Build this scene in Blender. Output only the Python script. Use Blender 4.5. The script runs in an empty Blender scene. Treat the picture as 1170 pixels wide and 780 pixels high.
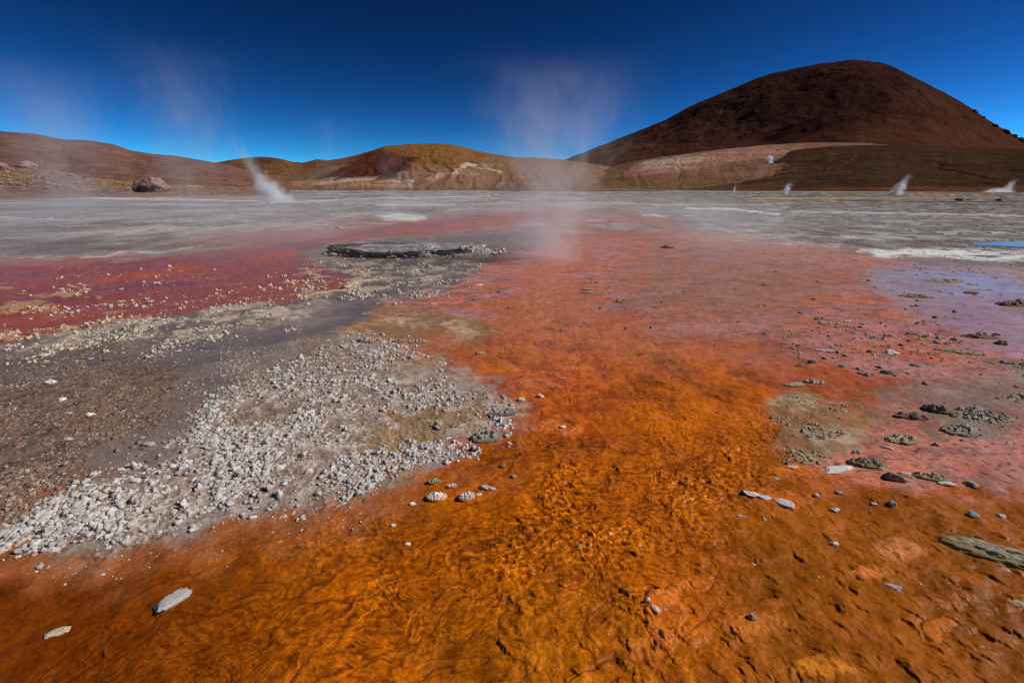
import bpy, bmesh, math, random
import numpy as np
from mathutils import Vector, noise as mnoise
rng = np.random.default_rng(7)
random.seed(7)
R = math.radians
scene = bpy.context.scene
C = scene.collection

# ------------------------------------------------------------------ camera
FPX, CX, CY, HZ, CAMH = 552.0, 585.0, 390.0, 212.5, 1.65
PITCH = math.atan((CY - HZ) / FPX)
cp, sp = math.cos(PITCH), math.sin(PITCH)
cam = bpy.data.cameras.new('camera'); camo = bpy.data.objects.new('camera', cam); C.objects.link(camo)
camo.location = (0, 0, CAMH); camo.rotation_euler = (math.pi/2 - PITCH, 0, 0)
cam.sensor_width = 36; cam.lens = FPX/1170*36; cam.clip_end = 20000; cam.clip_start = .05
scene.camera = camo

def ray(px, py):
    u = (np.asarray(px, float)-CX)/FPX; v = (CY-np.asarray(py, float))/FPX
    return u, cp + v*sp, v*cp - sp
def at(px, py, z=0.0):
    x, y, dz = ray(px, py); t = (CAMH - z)/(-dz)
    return x*t, y*t
def proj(x, y, z):
    zz = z - CAMH
    f = np.maximum(y*cp - zz*sp, 1e-4); v = y*sp + zz*cp
    return CX + FPX*x/f, CY - FPX*v/f

# ------------------------------------------------------------------ light
SUN_EL, SUN_AZ = 40.0, 88.0            # azimuth from the view direction towards the right
sd = bpy.data.lights.new('sun', 'SUN'); sd.energy = 3.7; sd.angle = R(.53); sd.color = (1, .95, .88)
so = bpy.data.objects.new('sun', sd); C.objects.link(so)
S = Vector((math.cos(R(SUN_EL))*math.sin(R(SUN_AZ)), math.cos(R(SUN_EL))*math.cos(R(SUN_AZ)), math.sin(R(SUN_EL))))
so.rotation_euler = S.to_track_quat('Z', 'Y').to_euler(); so.location = S*100
w = bpy.data.worlds.new('World'); scene.world = w; w.use_nodes = True
nt = w.node_tree; bg = nt.nodes['Background']
sky = nt.nodes.new('ShaderNodeTexSky'); sky.sky_type = 'NISHITA'; sky.sun_disc = False
sky.sun_elevation = R(SUN_EL); sky.sun_rotation = R(SUN_AZ)
sky.altitude = 4300; sky.air_density = .8; sky.dust_density = .15; sky.ozone_density = 3.0
gg = nt.nodes.new('ShaderNodeGamma'); gg.inputs[1].default_value = 2.4
gm = nt.nodes.new('ShaderNodeVectorMath'); gm.operation = 'MULTIPLY'; gm.inputs[1].default_value = (.034, .085, .068)
nt.links.new(sky.outputs[0], gg.inputs[0]); nt.links.new(gg.outputs[0], gm.inputs[0]); nt.links.new(gm.outputs[0], bg.inputs[0]); bg.inputs[1].default_value = .1
vs = scene.view_settings; vs.view_transform = 'Standard'; vs.look = 'None'; vs.exposure = 0; vs.gamma = 1; vs.use_curve_mapping = False
scene.cycles.max_bounces = 8; scene.cycles.diffuse_bounces = 3; scene.cycles.glossy_bounces = 3; scene.cycles.volume_bounces = 7; scene.cycles.transparent_max_bounces = 16
scene.cycles.volume_max_steps = 96
scene.cycles.use_denoising = True; scene.cycles.denoising_prefilter = 'ACCURATE'; scene.cycles.filter_width = 1.1; scene.cycles.sample_clamp_indirect = 4

# ------------------------------------------------------------------ noise
_ang = np.linspace(0, 2*np.pi, 256, endpoint=False); _gx, _gy = np.cos(_ang), np.sin(_ang)
def _h(ix, iy, s):
    h = (ix*374761393 + iy*668265263 + s*974634721) & 0xffffffff
    h = ((h ^ (h >> 13))*1274126177) & 0xffffffff
    return ((h ^ (h >> 16)) & 255).astype(np.int64)
def gn(x, y, s=0):
    fx0, fy0 = np.floor(x), np.floor(y); ix, iy = fx0.astype(np.int64), fy0.astype(np.int64)
    fx, fy = x-fx0, y-fy0
    a = fx*fx*fx*(fx*(fx*6-15)+10); b = fy*fy*fy*(fy*(fy*6-15)+10)
    def g(i, j):
        k = _h(ix+i, iy+j, s); return _gx[k]*(fx-i) + _gy[k]*(fy-j)
    n0 = g(0, 0)*(1-a) + g(1, 0)*a; n1 = g(0, 1)*(1-a) + g(1, 1)*a
    return (n0*(1-b) + n1*b)*1.5
def fbm(x, y, f, o=4, s=0, fp=None, gain=.5):
    r = np.zeros_like(x); a = 1.0; tot = 0
    for i in range(o):
        wgt = 1.0 if fp is None else np.clip(1.6 - fp*f*1.6, 0, 1)
        r += a*wgt*gn(x*f + 13.7*i, y*f - 7.1*i, s+i*17); tot += a
        a *= gain; f *= 2.03
    return r/tot*1.5
def ss(a, b, x):
    t = np.clip((x-a)/(b-a), 0, 1); return t*t*(3-2*t)
def sdf(px, py, pts, ky=1.0):
    """signed distance (negative inside) to a polygon"""
    P = np.array(pts, float); Q = np.roll(P, -1, 0)
    d = np.full(px.shape, 1e18); ins = np.zeros(px.shape, bool)
    for (ax, ay), (bx, by) in zip(P, Q):
        ex, ey = bx-ax, by-ay
        t = np.clip(((px-ax)*ex + (py-ay)*ey*ky*ky)/(ex*ex+ey*ey*ky*ky+1e-9), 0, 1)
        d = np.minimum(d, (px-ax-t*ex)**2 + (ky*(py-ay-t*ey))**2)
        c = ((ay > py) != (by > py)); 
        xi = ax + (py-ay)*ex/(ey if abs(ey) > 1e-9 else 1e-9)
        ins ^= c & (px < xi)
    d = np.sqrt(d); return np.where(ins, -d, d)
def stroke(px, py, pts, ky=1.0):
    P = np.array(pts, float); d = np.full(px.shape, 1e18)
    for (ax, ay), (bx, by) in zip(P[:-1], P[1:]):
        ex, ey = bx-ax, by-ay
        t = np.clip(((px-ax)*ex + (py-ay)*ey*ky*ky)/(ex*ex+ey*ey*ky*ky+1e-9), 0, 1)
        d = np.minimum(d, (px-ax-t*ex)**2 + (ky*(py-ay-t*ey))**2)
    return np.sqrt(d)
K = .92
def col(r, g, b):
    c = np.array([r, g, b])/255.0
    return np.minimum(np.where(c <= .04045, c/12.92, ((c+.055)/1.055)**2.4)/K, .8)

# ------------------------------------------------------------------ the flat: where each deposit lies, how wet and how high it is
FLOW = [at(*p) for p in [(655, 285), (625, 320), (650, 360), (720, 410), (775, 460), (770, 520), (690, 580), (560, 640), (400, 700), (250, 760), (120, 830)]]
WHITE = [(-60, 650), (0, 612), (60, 578), (150, 540), (215, 495), (262, 440), (330, 415), (400, 384), (470, 392), (500, 425), (560, 450), (592, 470), (585, 502), (540, 520), (470, 530), (400, 565), (330, 590), (240, 600), (120, 622), (0, 634), (-60, 655)]
GRAVEL = [(-80, 430), (0, 424), (80, 414), (150, 410), (205, 425), (190, 455), (150, 480), (115, 515), (50, 560), (-80, 590)]
def ground(x, y):
    d = np.sqrt(x*x+y*y) + .05
    fp = np.sqrt(d*.0022 * d*d*.0014)                      # size of a picture element on the ground
    px0, py0 = proj(x, y, 0*x)
    # wobble the borders with world-space noise, amplitude as seen
    wx = fbm(x, y, .9, 5, 11, fp); wy = fbm(x, y, .9, 5, 23, fp)
    w2x = fbm(x, y, 6, 3, 31, fp); w2y = fbm(x, y, 6, 3, 43, fp)
    comp = np.clip((py0-HZ)/280, .05, 1)
    px = px0 + comp*(38*wx + 16*w2x); py = py0 + comp*comp*(34*wy + 14*w2y)
    n1 = fbm(x, y, .5, 5, 1, fp); n2 = fbm(x, y, 2.3, 5, 2, fp); n3 = fbm(x, y, 9, 4, 3, fp); n4 = fbm(x, y, 38, 3, 4, fp)
    nf = fbm(x, y, .06, 5, 5, fp*.35); nf2 = fbm(x*.6, y, .2, 5, 6, fp*.3)
    RAG = comp**.7*(16*n2 + 12*n3 + 6*n4)
    A = np.empty(x.shape+(3,)); A[:] = col(146, 134, 130)
    wet = np.full(x.shape, .12); z = np.zeros_like(x)
    def lay(m, c, w=None):
        m3 = m[..., None]; A[:] = A*(1-m3) + np.asarray(c)*m3
        if w is not None: wet[:] = wet*(1-m) + w*m
    def poly(pts, feather=6, ky=1.0, px=px, py=py): return ss(feather, -feather, sdf(px, py, pts, ky) + RAG)
    # --- far flat: streaks of pale sinter and dark wet mud
    lay(ss(.0, .5, nf)*.6, col(172, 166, 164)); lay(ss(-.1, -.6, nf)*.7, col(112, 100, 98), .35)
    lay(ss(.15, .5, nf2)*.55, col(186, 182, 182)); lay(ss(-.2, -.55, nf2)*.6, col(92, 84, 80))
    far = ss(300, 262, py0)
    q1 = fbm(x, y*.55, 1.3, 4, 63, fp*.25); q2 = fbm(x*.8, y*.35, .35, 5, 64, fp*.2)
    lay(far*ss(.05, .5, q2)*.7, col(182, 176, 172)); lay(far*ss(-.05, -.5, q2)*.65, col(112, 100, 94)); lay(far*ss(.1, .5, q1)*.5, col(190, 184, 180)); lay(far*ss(-.1, -.5, q1)*.55, col(84, 76, 70))
    rt = ss(640, 860, px0)*ss(330, 290, py0)
    lay(rt*.85, col(108, 97, 90), .1)
    sp1 = fbm(x, y*.7, .55, 4, 61, fp*.3); sp2 = fbm(x, y*.8, 1.6, 3, 62, fp*.35)
    lay(rt*ss(.05, .45, sp1)*.7, col(176, 170, 166)); lay(rt*ss(-.1, -.5, sp2)*.8, col(62, 54, 48)); lay(rt*ss(.15, .5, sp2)*.5, col(160, 155, 152))
    lf = ss(330, 120, px0)*ss(225, 235, py0)*ss(300, 285, py0)
    lay(lf*ss(-.05, .35, nf2)*.6, col(165, 155, 155), .25); lay(lf*ss(0., -.4, nf)*.85, col(100, 92, 100), .9)
    # --- red and salmon mat on the wide flat
    RED = [(470, 262), (560, 255), (640, 262), (720, 262), (800, 268), (900, 280), (1000, 292), (1080, 300), (1300, 345), (3200, 420), (3200, 4000), (-1800, 4000), (-1800, 760), (-100, 660), (100, 640), (300, 600), (480, 545), (590, 500), (585, 460), (520, 425), (440, 392), (390, 372), (440, 348), (520, 322), (550, 300)]
    m = poly(RED, 9)*ss(240, 272, py0+16*n1); lay(m, col(188, 126, 112), .7); lay(m*ss(-.2, .35, fbm(x, y*.6, .8, 5, 65, fp*.5))*ss(320, 270, py0)*.5, col(164, 134, 128), .45)  # pink paling and grey back edge: mist put into the mat's colour
    lay(m*ss(.0, .4, n1)*.5, col(198, 118, 92)); lay(m*ss(.0, -.45, n1)*.5, col(158, 98, 88), .85)
    lay(m*ss(.0, .4, n2)*ss(450, 330, py)*.55, col(150, 110, 100)); lay(m*ss(.0, .4, n3)*ss(480, 350, py)*.5, col(126, 84, 76)); lay(m*ss(-.05, -.45, n3)*ss(480, 350, py)*.45, col(200, 118, 82))
    pk = fbm(x*.8+y*.35, y-.3*x, 1.5, 5, 66, fp*.6); p2 = fbm(x*.7+y*.5, y*1.3-.6*x, 5, 4, 67, fp*.6)
    lay(m*ss(.02, .4, pk)*ss(470, 400, py0)*.7, col(196, 134, 130), .85); lay(m*ss(-.08, -.4, pk)*.6*ss(500, 430, py0), col(202, 104, 62), .5)
    lay(m*ss(.1, .5, p2)*.5, col(116, 84, 76)); lay(m*ss(-.1, -.5, p2)*.5, col(206, 122, 84)); z += m*ss(14, 6, d)*(.006*p2+.004*n3)
    lay(m*ss(.3, .5, gn(x*23, y*31, 68))*ss(12, 7, d)*.6, col(86, 60, 50))
    # grey veil of mud inside the red flat
    lay(m*.9*ss(60, -10, sdf(px, py, [(760, 300), (860, 296), (930, 315), (900, 345), (800, 345), (740, 330)]))*.6, col(146, 112, 98), .5)
    # orange mat: from the middle to the near edge
    OR = [(560, 385), (600, 330), (640, 285), (668, 285), (650, 330), (700, 372), (830, 400), (950, 420), (1010, 440), (930, 470), (900, 520), (1000, 560), (1300, 600), (3200, 640), (3200, 4000), (-1800, 4000), (-1800, 770), (-100, 665), (100, 648), (300, 608), (480, 552), (595, 505), (590, 460), (540, 425), (450, 392)]
    o = poly(OR, 22); lay(o, col(178, 84, 24), .75)
    deep = ss(420, 620, py)
    lay(o*ss(460, 340, py)*.7, col(190, 118, 86)); lay(o*deep, col(156, 78, 4))  # far part paled toward salmon, mist painted into the orange
    lay(o*ss(600, 380, py)*ss(480, 560, px)*ss(760, 640, px)*.6, col(184, 76, 30))
    lay(o*ss(-.05, .5, n1)*.5, col(178, 96, 18)); lay(o*ss(-.05, -.5, n2)*.55, col(108, 50, 10))
    lay(o*ss(.1, .5, n2)*.5, col(206, 98, 10)); lay(o*ss(.1, .6, n3)*.35, col(216, 122, 18)); lay(o*ss(-.1, -.6, n3)*.4, col(92, 42, 10))
    rl = ss(760, 900, px)*ss(500, 590, py)
    lay(o*rl*.75, col(148, 82, 6), .5); lay(o*ss(330, 60, px)*ss(590, 650, py)*.55, col(104, 44, 2)); lay(o*rl*ss(.1, .5, n2)*.5, col(166, 92, 24), .5)  # left edge darkened: brown shallows with vignetting painted in
    lay(o*ss(820, 960, px)*ss(600, 480, py)*.5, col(158, 76, 46))
    # brown-olive pools of the near stream
    lay(o*ss(.0, .4, fbm(x, y, 1.1, 4, 71, fp))*ss(560, 640, py)*.55, col(122, 70, 8), 1)
    lay(o*ss(460, 335, py)*.55, col(188, 126, 98))  # far orange paled again: the mist over it put into the colour
    # --- stream coordinates
    n_, s_ = np.full(x.shape, 1e9), np.zeros_like(x); acc = 0
    for (ax, ay), (bx, by) in zip(FLOW[:-1], FLOW[1:]):
        ex, ey = bx-ax, by-ay; L = math.hypot(ex, ey); t = np.clip(((x-ax)*ex+(y-ay)*ey)/L/L, 0, 1)
        qx, qy = x-ax-t*ex, y-ay-t*ey; dd = np.hypot(qx, qy); sg = np.sign(ex*qy-ey*qx); k = dd < np.abs(n_)
        n_ = np.where(k, sg*dd, n_); s_ = np.where(k, acc+t*L, s_); acc += L
    wid = .42 + .1*n1 + .10*np.sin(s_*1.3)
    st = ss(wid*1.5, wid*.35, np.abs(n_ + .22*wx))*ss(430, 480, py0+30*wx)
    lay(st*.55, col(178, 86, 8), .95)
    nn = n_ + .10*fbm(x, y, 2.5, 3, 81); sw = s_ + .12*fbm(x, y, 2.2, 3, 82)
    thread = 1-np.abs(gn(nn*20, sw*2.6, 83))*2.4                     # long threads down the stream
    hx_, hy_ = nn*.8+sw*.6, -nn*.6+sw*.8
    thread2 = np.maximum(1-np.abs(gn(nn*38+3, sw*6.0+9, 84))*2.4, (1-np.abs(gn(hx_*30, hy_*5, 89))*2.6)*ss(-.1, .3, n2))
    fib = np.zeros_like(x); fa = fbm(x, y, .9, 3, 95)
    for q_, an_ in enumerate((.25, .6, -.15, -.55, 1.0)):
        c_, s__ = math.cos(an_), math.sin(an_); uu, vv = nn*c_+sw*s__, -nn*s__+sw*c_
        mk = ss(.0, .35, gn(x*2.1+q_*5, y*2.1-q_*3, 96+q_)+.12)
        fib = np.maximum(fib, mk*np.clip(1-np.abs(gn(uu*40+fa*.7, vv*8.0, 120+q_))*3.4, 0, 1))
    rip = gn(nn*22, sw*42, 85)
    near = ss(9, 3, d)
    stz = np.maximum(st, .45*o*ss(440, 520, py0)*ss(900, 700, px0)*ss(150, 420, px0))
    spark = ss(-.1, .35, fbm(x, y, 1.3, 3, 86, fp))
    th = np.clip(thread, 0, 1)**2; th2 = np.clip(thread2, 0, 1)**3
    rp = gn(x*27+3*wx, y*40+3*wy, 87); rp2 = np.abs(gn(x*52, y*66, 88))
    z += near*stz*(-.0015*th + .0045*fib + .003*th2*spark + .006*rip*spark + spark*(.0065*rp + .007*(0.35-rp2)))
    lay(stz*near*spark*ss(.0, .5, rp + .5*th2 - rp2*.5)*.75, col(228, 126, 4)); lay(stz*near*ss(.05, -.4, rp+.3*rip)*.6, col(98, 42, 2)); lay(o*near*ss(120, 20, np.hypot((px-620)*.5, py-720))*.5, col(142, 82, 4)); lay(o*near*ss(90, 20, np.hypot((px-780)*.8, (py-480)*.8))*.55*ss(-.2, .3, n2), col(214, 112, 6))  # golden crests, dark troughs: mat colour with ripple light and shade painted in
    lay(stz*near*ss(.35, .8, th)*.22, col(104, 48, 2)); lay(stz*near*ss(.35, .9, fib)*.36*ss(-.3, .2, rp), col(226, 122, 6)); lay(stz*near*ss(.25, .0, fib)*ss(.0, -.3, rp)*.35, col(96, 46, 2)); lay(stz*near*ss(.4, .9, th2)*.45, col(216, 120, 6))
    for q_, (fa_, fb_) in enumerate(((3.4, 1.0), (6.0, 1.7), (10.0, 2.6))):
        ch = gn(nn*fa_ + .5*wx + q_*7, sw*fb_ + .4*wy, 140+q_); ln = ss(.055, .0, np.abs(ch))*ss(-.15, .2, gn(x*1.7+q_*9, y*1.7, 150+q_))*o*ss(9, 6, d)*ss(900, 760, px0)
        lay(ln*.62, col(98, 46, 6)); z -= ln*.003; lay(ss(.05, .1, ch)*ss(.2, .12, ch)*o*ss(9, 6, d)*.22*ss(900, 760, px0), col(222, 122, 14))
    # lifted flakes of mat: short scarps facing away from the sun
    sel = np.nonzero((d < 7.5) & (o > .05))[0]
    if len(sel):
        xs, ys = x[sel], y[sel]; fz = np.zeros(len(sel)); order = np.argsort(ys); yo = ys[order]
        for fx, fy, ca_, sa_, Lh, Ah, Wd, kk in FLAKES:
            i0, i1 = np.searchsorted(yo, (fy-.35, fy+.35)); ii = order[i0:i1]
            dx, dy = xs[ii]-fx, ys[ii]-fy; near_i = np.abs(dx) < .35; ii = ii[near_i]; dx, dy = dx[near_i], dy[near_i]
            u = dx*ca_ + dy*sa_; v = -dx*sa_ + dy*ca_; u = u - kk*v*v + .15*n4[sel][ii]*Wd
            fz[ii] = np.maximum(fz[ii], Ah*np.exp(-(v/Lh)**2)*ss(-.006, .003, u)*np.exp(-np.maximum(u, 0)/Wd))
        z[sel] += fz*o[sel]
    z += near*o*(.010*n2 + .004*n3)
    lay(o*ss(630, 680, py)*ss(430, 120, px)*.85, col(110, 48, 3), .42)
    # salmon humps
    for hx, hy, rx, ry, hh, cc in HUMPS:
        q = ((px0-hx + 6*w2x*rx/20)/rx)**2 + ((py0-hy + 5*w2y*ry/12)/ry)**2
        b = ss(1.35, .3, q + .9*w2x + .9*n3 + .4*n4); z += b*hh*.55
        lay(b*np.clip(.6+.8*n3+.5*n4, 0, 1)*.9, cc, .35)
    pt = ss(.36, .56, fbm(x, y, 2.6, 4, 101, fp))*o*ss(330, 420, py0)*ss(500, 600, px0)
    lay(pt*.28*ss(-.3, .3, n3+n4), col(216, 118, 40), .3); z += pt*near*.002
    # --- purple-red wet mat on the left
    PUR = [(-150, 308), (0, 304), (150, 299), (260, 288), (350, 276), (420, 262), (520, 249), (640, 238), (660, 243), (580, 254), (520, 262), (440, 268), (385, 274), (352, 290), (372, 302), (410, 312), (420, 325), (340, 345), (250, 355), (160, 368), (90, 382), (0, 396), (-150, 420)]
    lay(ss(9, -12, sdf(px, py, [(-150, 306), (0, 298), (150, 284), (300, 262), (450, 246), (640, 236), (760, 246), (800, 268), (640, 275), (400, 290), (200, 320), (-150, 330)], 1.8) + RAG*.6)*.8*ss(-.6, .1, n1+nf2), col(164, 98, 90), .6)  # pink fringe beyond the mat: purplish haze painted on the ground
    m = poly(PUR, 7, 1.6); lay(m, col(152, 78, 68), .8)
    stq = fbm(x*.5+y*.25, y-.2*x, .9, 5, 111, fp*.5)
    lay(m*ss(.05, .45, stq)*.5, col(166, 80, 50)); lay(m*ss(-.1, -.5, stq)*.6, col(112, 62, 60), .95)
    lay(m*ss(-.5, .2, stq+.5*n2)*ss(11, 0, np.abs(RAG*.3)+stroke(px, py, [(120, 318), (250, 302), (330, 288), (420, 270), (520, 257), (640, 243)], 1.8))*.85, col(190, 88, 44), .6)
    lay(m*ss(7, 1, stroke(px, py, [(-20, 362), (60, 352), (140, 338)], 1.5))*.6, col(150, 52, 30))
    # cream sinter terracettes in the purple mat
    cr = fbm(x*.55+y*.1, y*1.1, 1.1, 5, 121, fp*.5)
    crm = m*ss(.38, .62, cr+.6*n2+.6*n3)*ss(318, 330, py0); lay(crm*.75, col(186, 152, 118), .2); z += crm*.02
    # --- grey mud
    MUD = [(-150, 400), (0, 394), (110, 377), (250, 358), (350, 345), (425, 326), (372, 304), (340, 290), (372, 281), (470, 270), (600, 262), (640, 272), (600, 286), (556, 300), (545, 312), (515, 328), (450, 344), (412, 360), (384, 378), (392, 398), (430, 398), (300, 460), (200, 520), (60, 590), (-150, 690)]
    m = poly(MUD, 4); lay(m, col(122, 108, 106), .55); z += -.006*m*near
    lay(m*ss(-.05, .45, n1)*.5, col(146, 132, 126), .3); lay(m*ss(-.1, -.5, n2)*.45, col(96, 84, 86), .85)
    lay(m*ss(30, 8, stroke(px, py, [(470, 325), (420, 350), (370, 375), (300, 395), (180, 410), (60, 412), (-20, 418)], 1.7))*.65, col(106, 95, 98), .8)
    # cream crust along its border and below the mound
    CRUST = [(-40, 398), (60, 386), (150, 368), (240, 355), (345, 347), (352, 354), (300, 372), (190, 390), (90, 402), (-40, 412)]
    c1 = poly(CRUST, 9, 1.5)*ss(-.25, .35, n2+.6*n3+.3*n1); lay(c1*.85, col(198, 180, 160), .1); z += c1*.012
    c2 = ss(.02, .3, n2+.3*n3)*ss(14, -6, sdf(px, py, [(330, 318), (370, 300), (470, 296), (545, 300), (540, 312), (480, 328), (430, 336), (340, 336)], 1.5))
    lay(c2*.75, col(178, 162, 142), .15); z += c2*.02
    c3 = ss(3.2, .6, stroke(px, py, [(340, 341), (395, 332), (420, 323), (440, 318)], 1.6)); lay(c3, col(205, 180, 138), .1)
    c4 = ss(2.5, .5, stroke(px, py, [(400, 362), (450, 349), (510, 331), (545, 314)], 1.6)+6*np.abs(n2)); lay(c4*.8, col(176, 164, 160), .2)
    # brown gravel bed and white nodule bed
    m = poly(GRAVEL, 22); lay(m*.6, col(112, 90, 78), .1); lay(m*ss(0, .5, n3)*.6, col(140, 112, 94)); lay(m*ss(0, -.5, n3)*.6, col(70, 52, 42)); z += m*near*(.008*n3+.005*n4)
    m = poly(WHITE, 22); lay(m*.85, col(148, 124, 110), .25); lay(m*ss(-.05, .4, n3)*.65, col(190, 174, 162), .1); lay(m*ss(.0, -.45, n2)*.5, col(132, 104, 80), .5); lay(m*ss(.05, .4, n4+.5*n3)*.6, col(200, 190, 182), .05); z += m*near*(.010+.010*n3+.007*n4)
    m2 = poly([(430, 480), (500, 468), (560, 478), (550, 498), (480, 512), (425, 510), (395, 500)], 6); lay(m2*.75, col(150, 118, 80), .6)
    m2 = poly([(440, 420), (490, 408), (500, 428), (455, 436)], 6); lay(m2*.7, col(150, 124, 92), .6)
    m2 = ss(0, 14, sdf(px, py, WHITE))*ss(60, 12, sdf(px, py, WHITE))*ss(520, 560, py0); lay(m2*.7, col(166, 104, 66), .4)
    # olive and cream blotch on the orange fan beside the mud
    OL = [(388, 374), (420, 358), (470, 352), (530, 358), (570, 378), (555, 392), (520, 386), (470, 380), (420, 384), (392, 392)]
    m = poly(OL, 7); lay(m*.75, col(142, 112, 78), .5); lay(m*ss(0.05, .5, n2+.7*n3)*.75, col(190, 166, 138), .2)
    lay(ss(10, 2, stroke(px, py, [(470, 440), (530, 432), (560, 455), (590, 470)], 1.2)+14*np.abs(n3))*.6, col(186, 150, 120), .3)
    # --- grey-olive patches to the right
    P1 = [(868, 468), (900, 456), (960, 452), (1000, 452), (1004, 474), (985, 496), (962, 512), (940, 527), (908, 520), (884, 504)]
    m = poly(P1, 8); lay(m*.85, col(148, 124, 94), .4); lay(m*ss(-.1, .4, n2+.6*n3)*.7, col(190, 174, 146), .1); lay(m*ss(0, -.4, n2+.5*n3)*.5, col(160, 96, 56)); z += m*near*.008
    P2 = [(1008, 446), (1050, 432), (1110, 428), (1200, 412), (1300, 420), (1300, 500), (1170, 482), (1140, 500), (1092, 490), (1060, 466)]
    m = poly(P2, 14); lay(m*.85, col(130, 114, 104), .5); lay(m*ss(.05, -.35, n2+.5*n3)*.5, col(150, 98, 76)); lay(m*ss(0, .4, n2)*.6, col(156, 142, 128), .2)
    m = ss(16, 3, stroke(px, py, [(1070, 470), (1100, 488), (1150, 500)], 1.2)); lay(m*.6, col(130, 116, 100))
    # --- lavender pool, and the blue one past the white bar
    POOL = [(1005, 312), (1050, 303), (1120, 312), (1180, 325), (1320, 345), (1320, 410), (1180, 402), (1110, 392), (1070, 372), (1040, 350), (1010, 335)]
    m = ss(26, -12, sdf(px, py, POOL, 1.5) + RAG + 10*n1); lay(m*.85, col(178, 138, 136), 1.0); lay(m*ss(366, 312, py)*.85*ss(.45, -.1, pk), col(172, 166, 172), 1.1); lay(m*ss(.15, .4, p2)*.4, col(150, 96, 92)); z *= (1-.9*m)  # far end paled: sky sheen put into the pool's base colour
    m = poly([(1012, 300), (1060, 284), (1100, 286), (1180, 292), (1320, 300), (1320, 318), (1180, 308), (1100, 304)], 3, 2.0); lay(m*.5, col(118, 104, 98))
    m = ss(3, -4, sdf(px, py, [(985, 288), (1040, 282), (1100, 284), (1180, 287), (1320, 290), (1320, 306), (1180, 300), (1080, 296), (1010, 294)], 1.8) + RAG*.6); lay(m*ss(-.5, .15, n2+n3+.5*sp2)*.9, Wc, .1)
    m = ss(3, -4, sdf(px, py, [(430, 246), (455, 243), (490, 247), (478, 253), (440, 252)], 1.8) + RAG*.4); lay(m*ss(-.5, .1, n2+.5*sp2)*.9, Wc, .1)
    for pts, wd, cc, k in STRIPS:
        m = ss(wd*1.3, wd*.3, stroke(px0+comp*30*wx, py0+comp*16*wy, pts, 2.2) + wd*.9*np.clip(-nf2-.1+.5*sp1, 0, 1) + wd*.7*np.abs(q1) + wd*.4*np.abs(n2)); lay(np.clip(m*k*1.15, 0, 1)*ss(-.75, -.1, n3+.8*n2+.5*sp2), cc, .1)
    return A, wet, z
FLAKES = []
for _ in range(900):
    qx, qy = 560 + 660*random.random()**.8, 425 + 365*random.random()
    if qx < 700 and random.random() < .6: continue
    fx, fy = at(qx, qy); an = math.atan2(.58, .81) + random.gauss(0, .38); sc_ = random.choice((.55, .8, 1, 1.5))
    FLAKES.append((float(fx), float(fy), math.cos(an), math.sin(an), .022*sc_+.01, .004+.007*sc_*random.random(), .02+.04*sc_, random.uniform(-9, 9)))
HUMPS = [(757, 706, 30, 30, .03, col(232, 124, 50)), (862, 713, 44, 14, .018, col(226, 128, 58)), (1020, 628, 28, 13, .016, col(226, 140, 92)),
 (935, 764, 40, 15, .02, col(220, 132, 40)), (1072, 720, 18, 14, .02, col(228, 120, 44)), (1085, 684, 44, 9, .014, col(220, 130, 76)), (988, 655, 30, 7, .014, col(216, 122, 62)),
 (793, 668, 26, 9, .014, col(218, 118, 44)), (466, 629, 15, 8, .02, col(222, 120, 24)), (636, 488, 24, 10, .014, col(226, 128, 70)), (610, 438, 26, 6, .012, col(216, 130, 84)),
 (888, 572, 36, 12, .014, col(214, 112, 48)), (905, 538, 26, 7, .012, col(214, 112, 50)), (620, 745, 26, 16, .014, col(206, 118, 18)), (1160, 688, 18, 10, .014, col(222, 130, 70)),
 (890, 690, 20, 8, .012, col(214, 122, 50)), (830, 640, 22, 8, .012, col(200, 100, 40)), (655, 420, 20, 4, .01, col(214, 124, 80)), (700, 470, 24, 5, .01, col(214, 116, 50))]
Wc, Gc = col(232, 228, 228), col(200, 194, 192)
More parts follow.
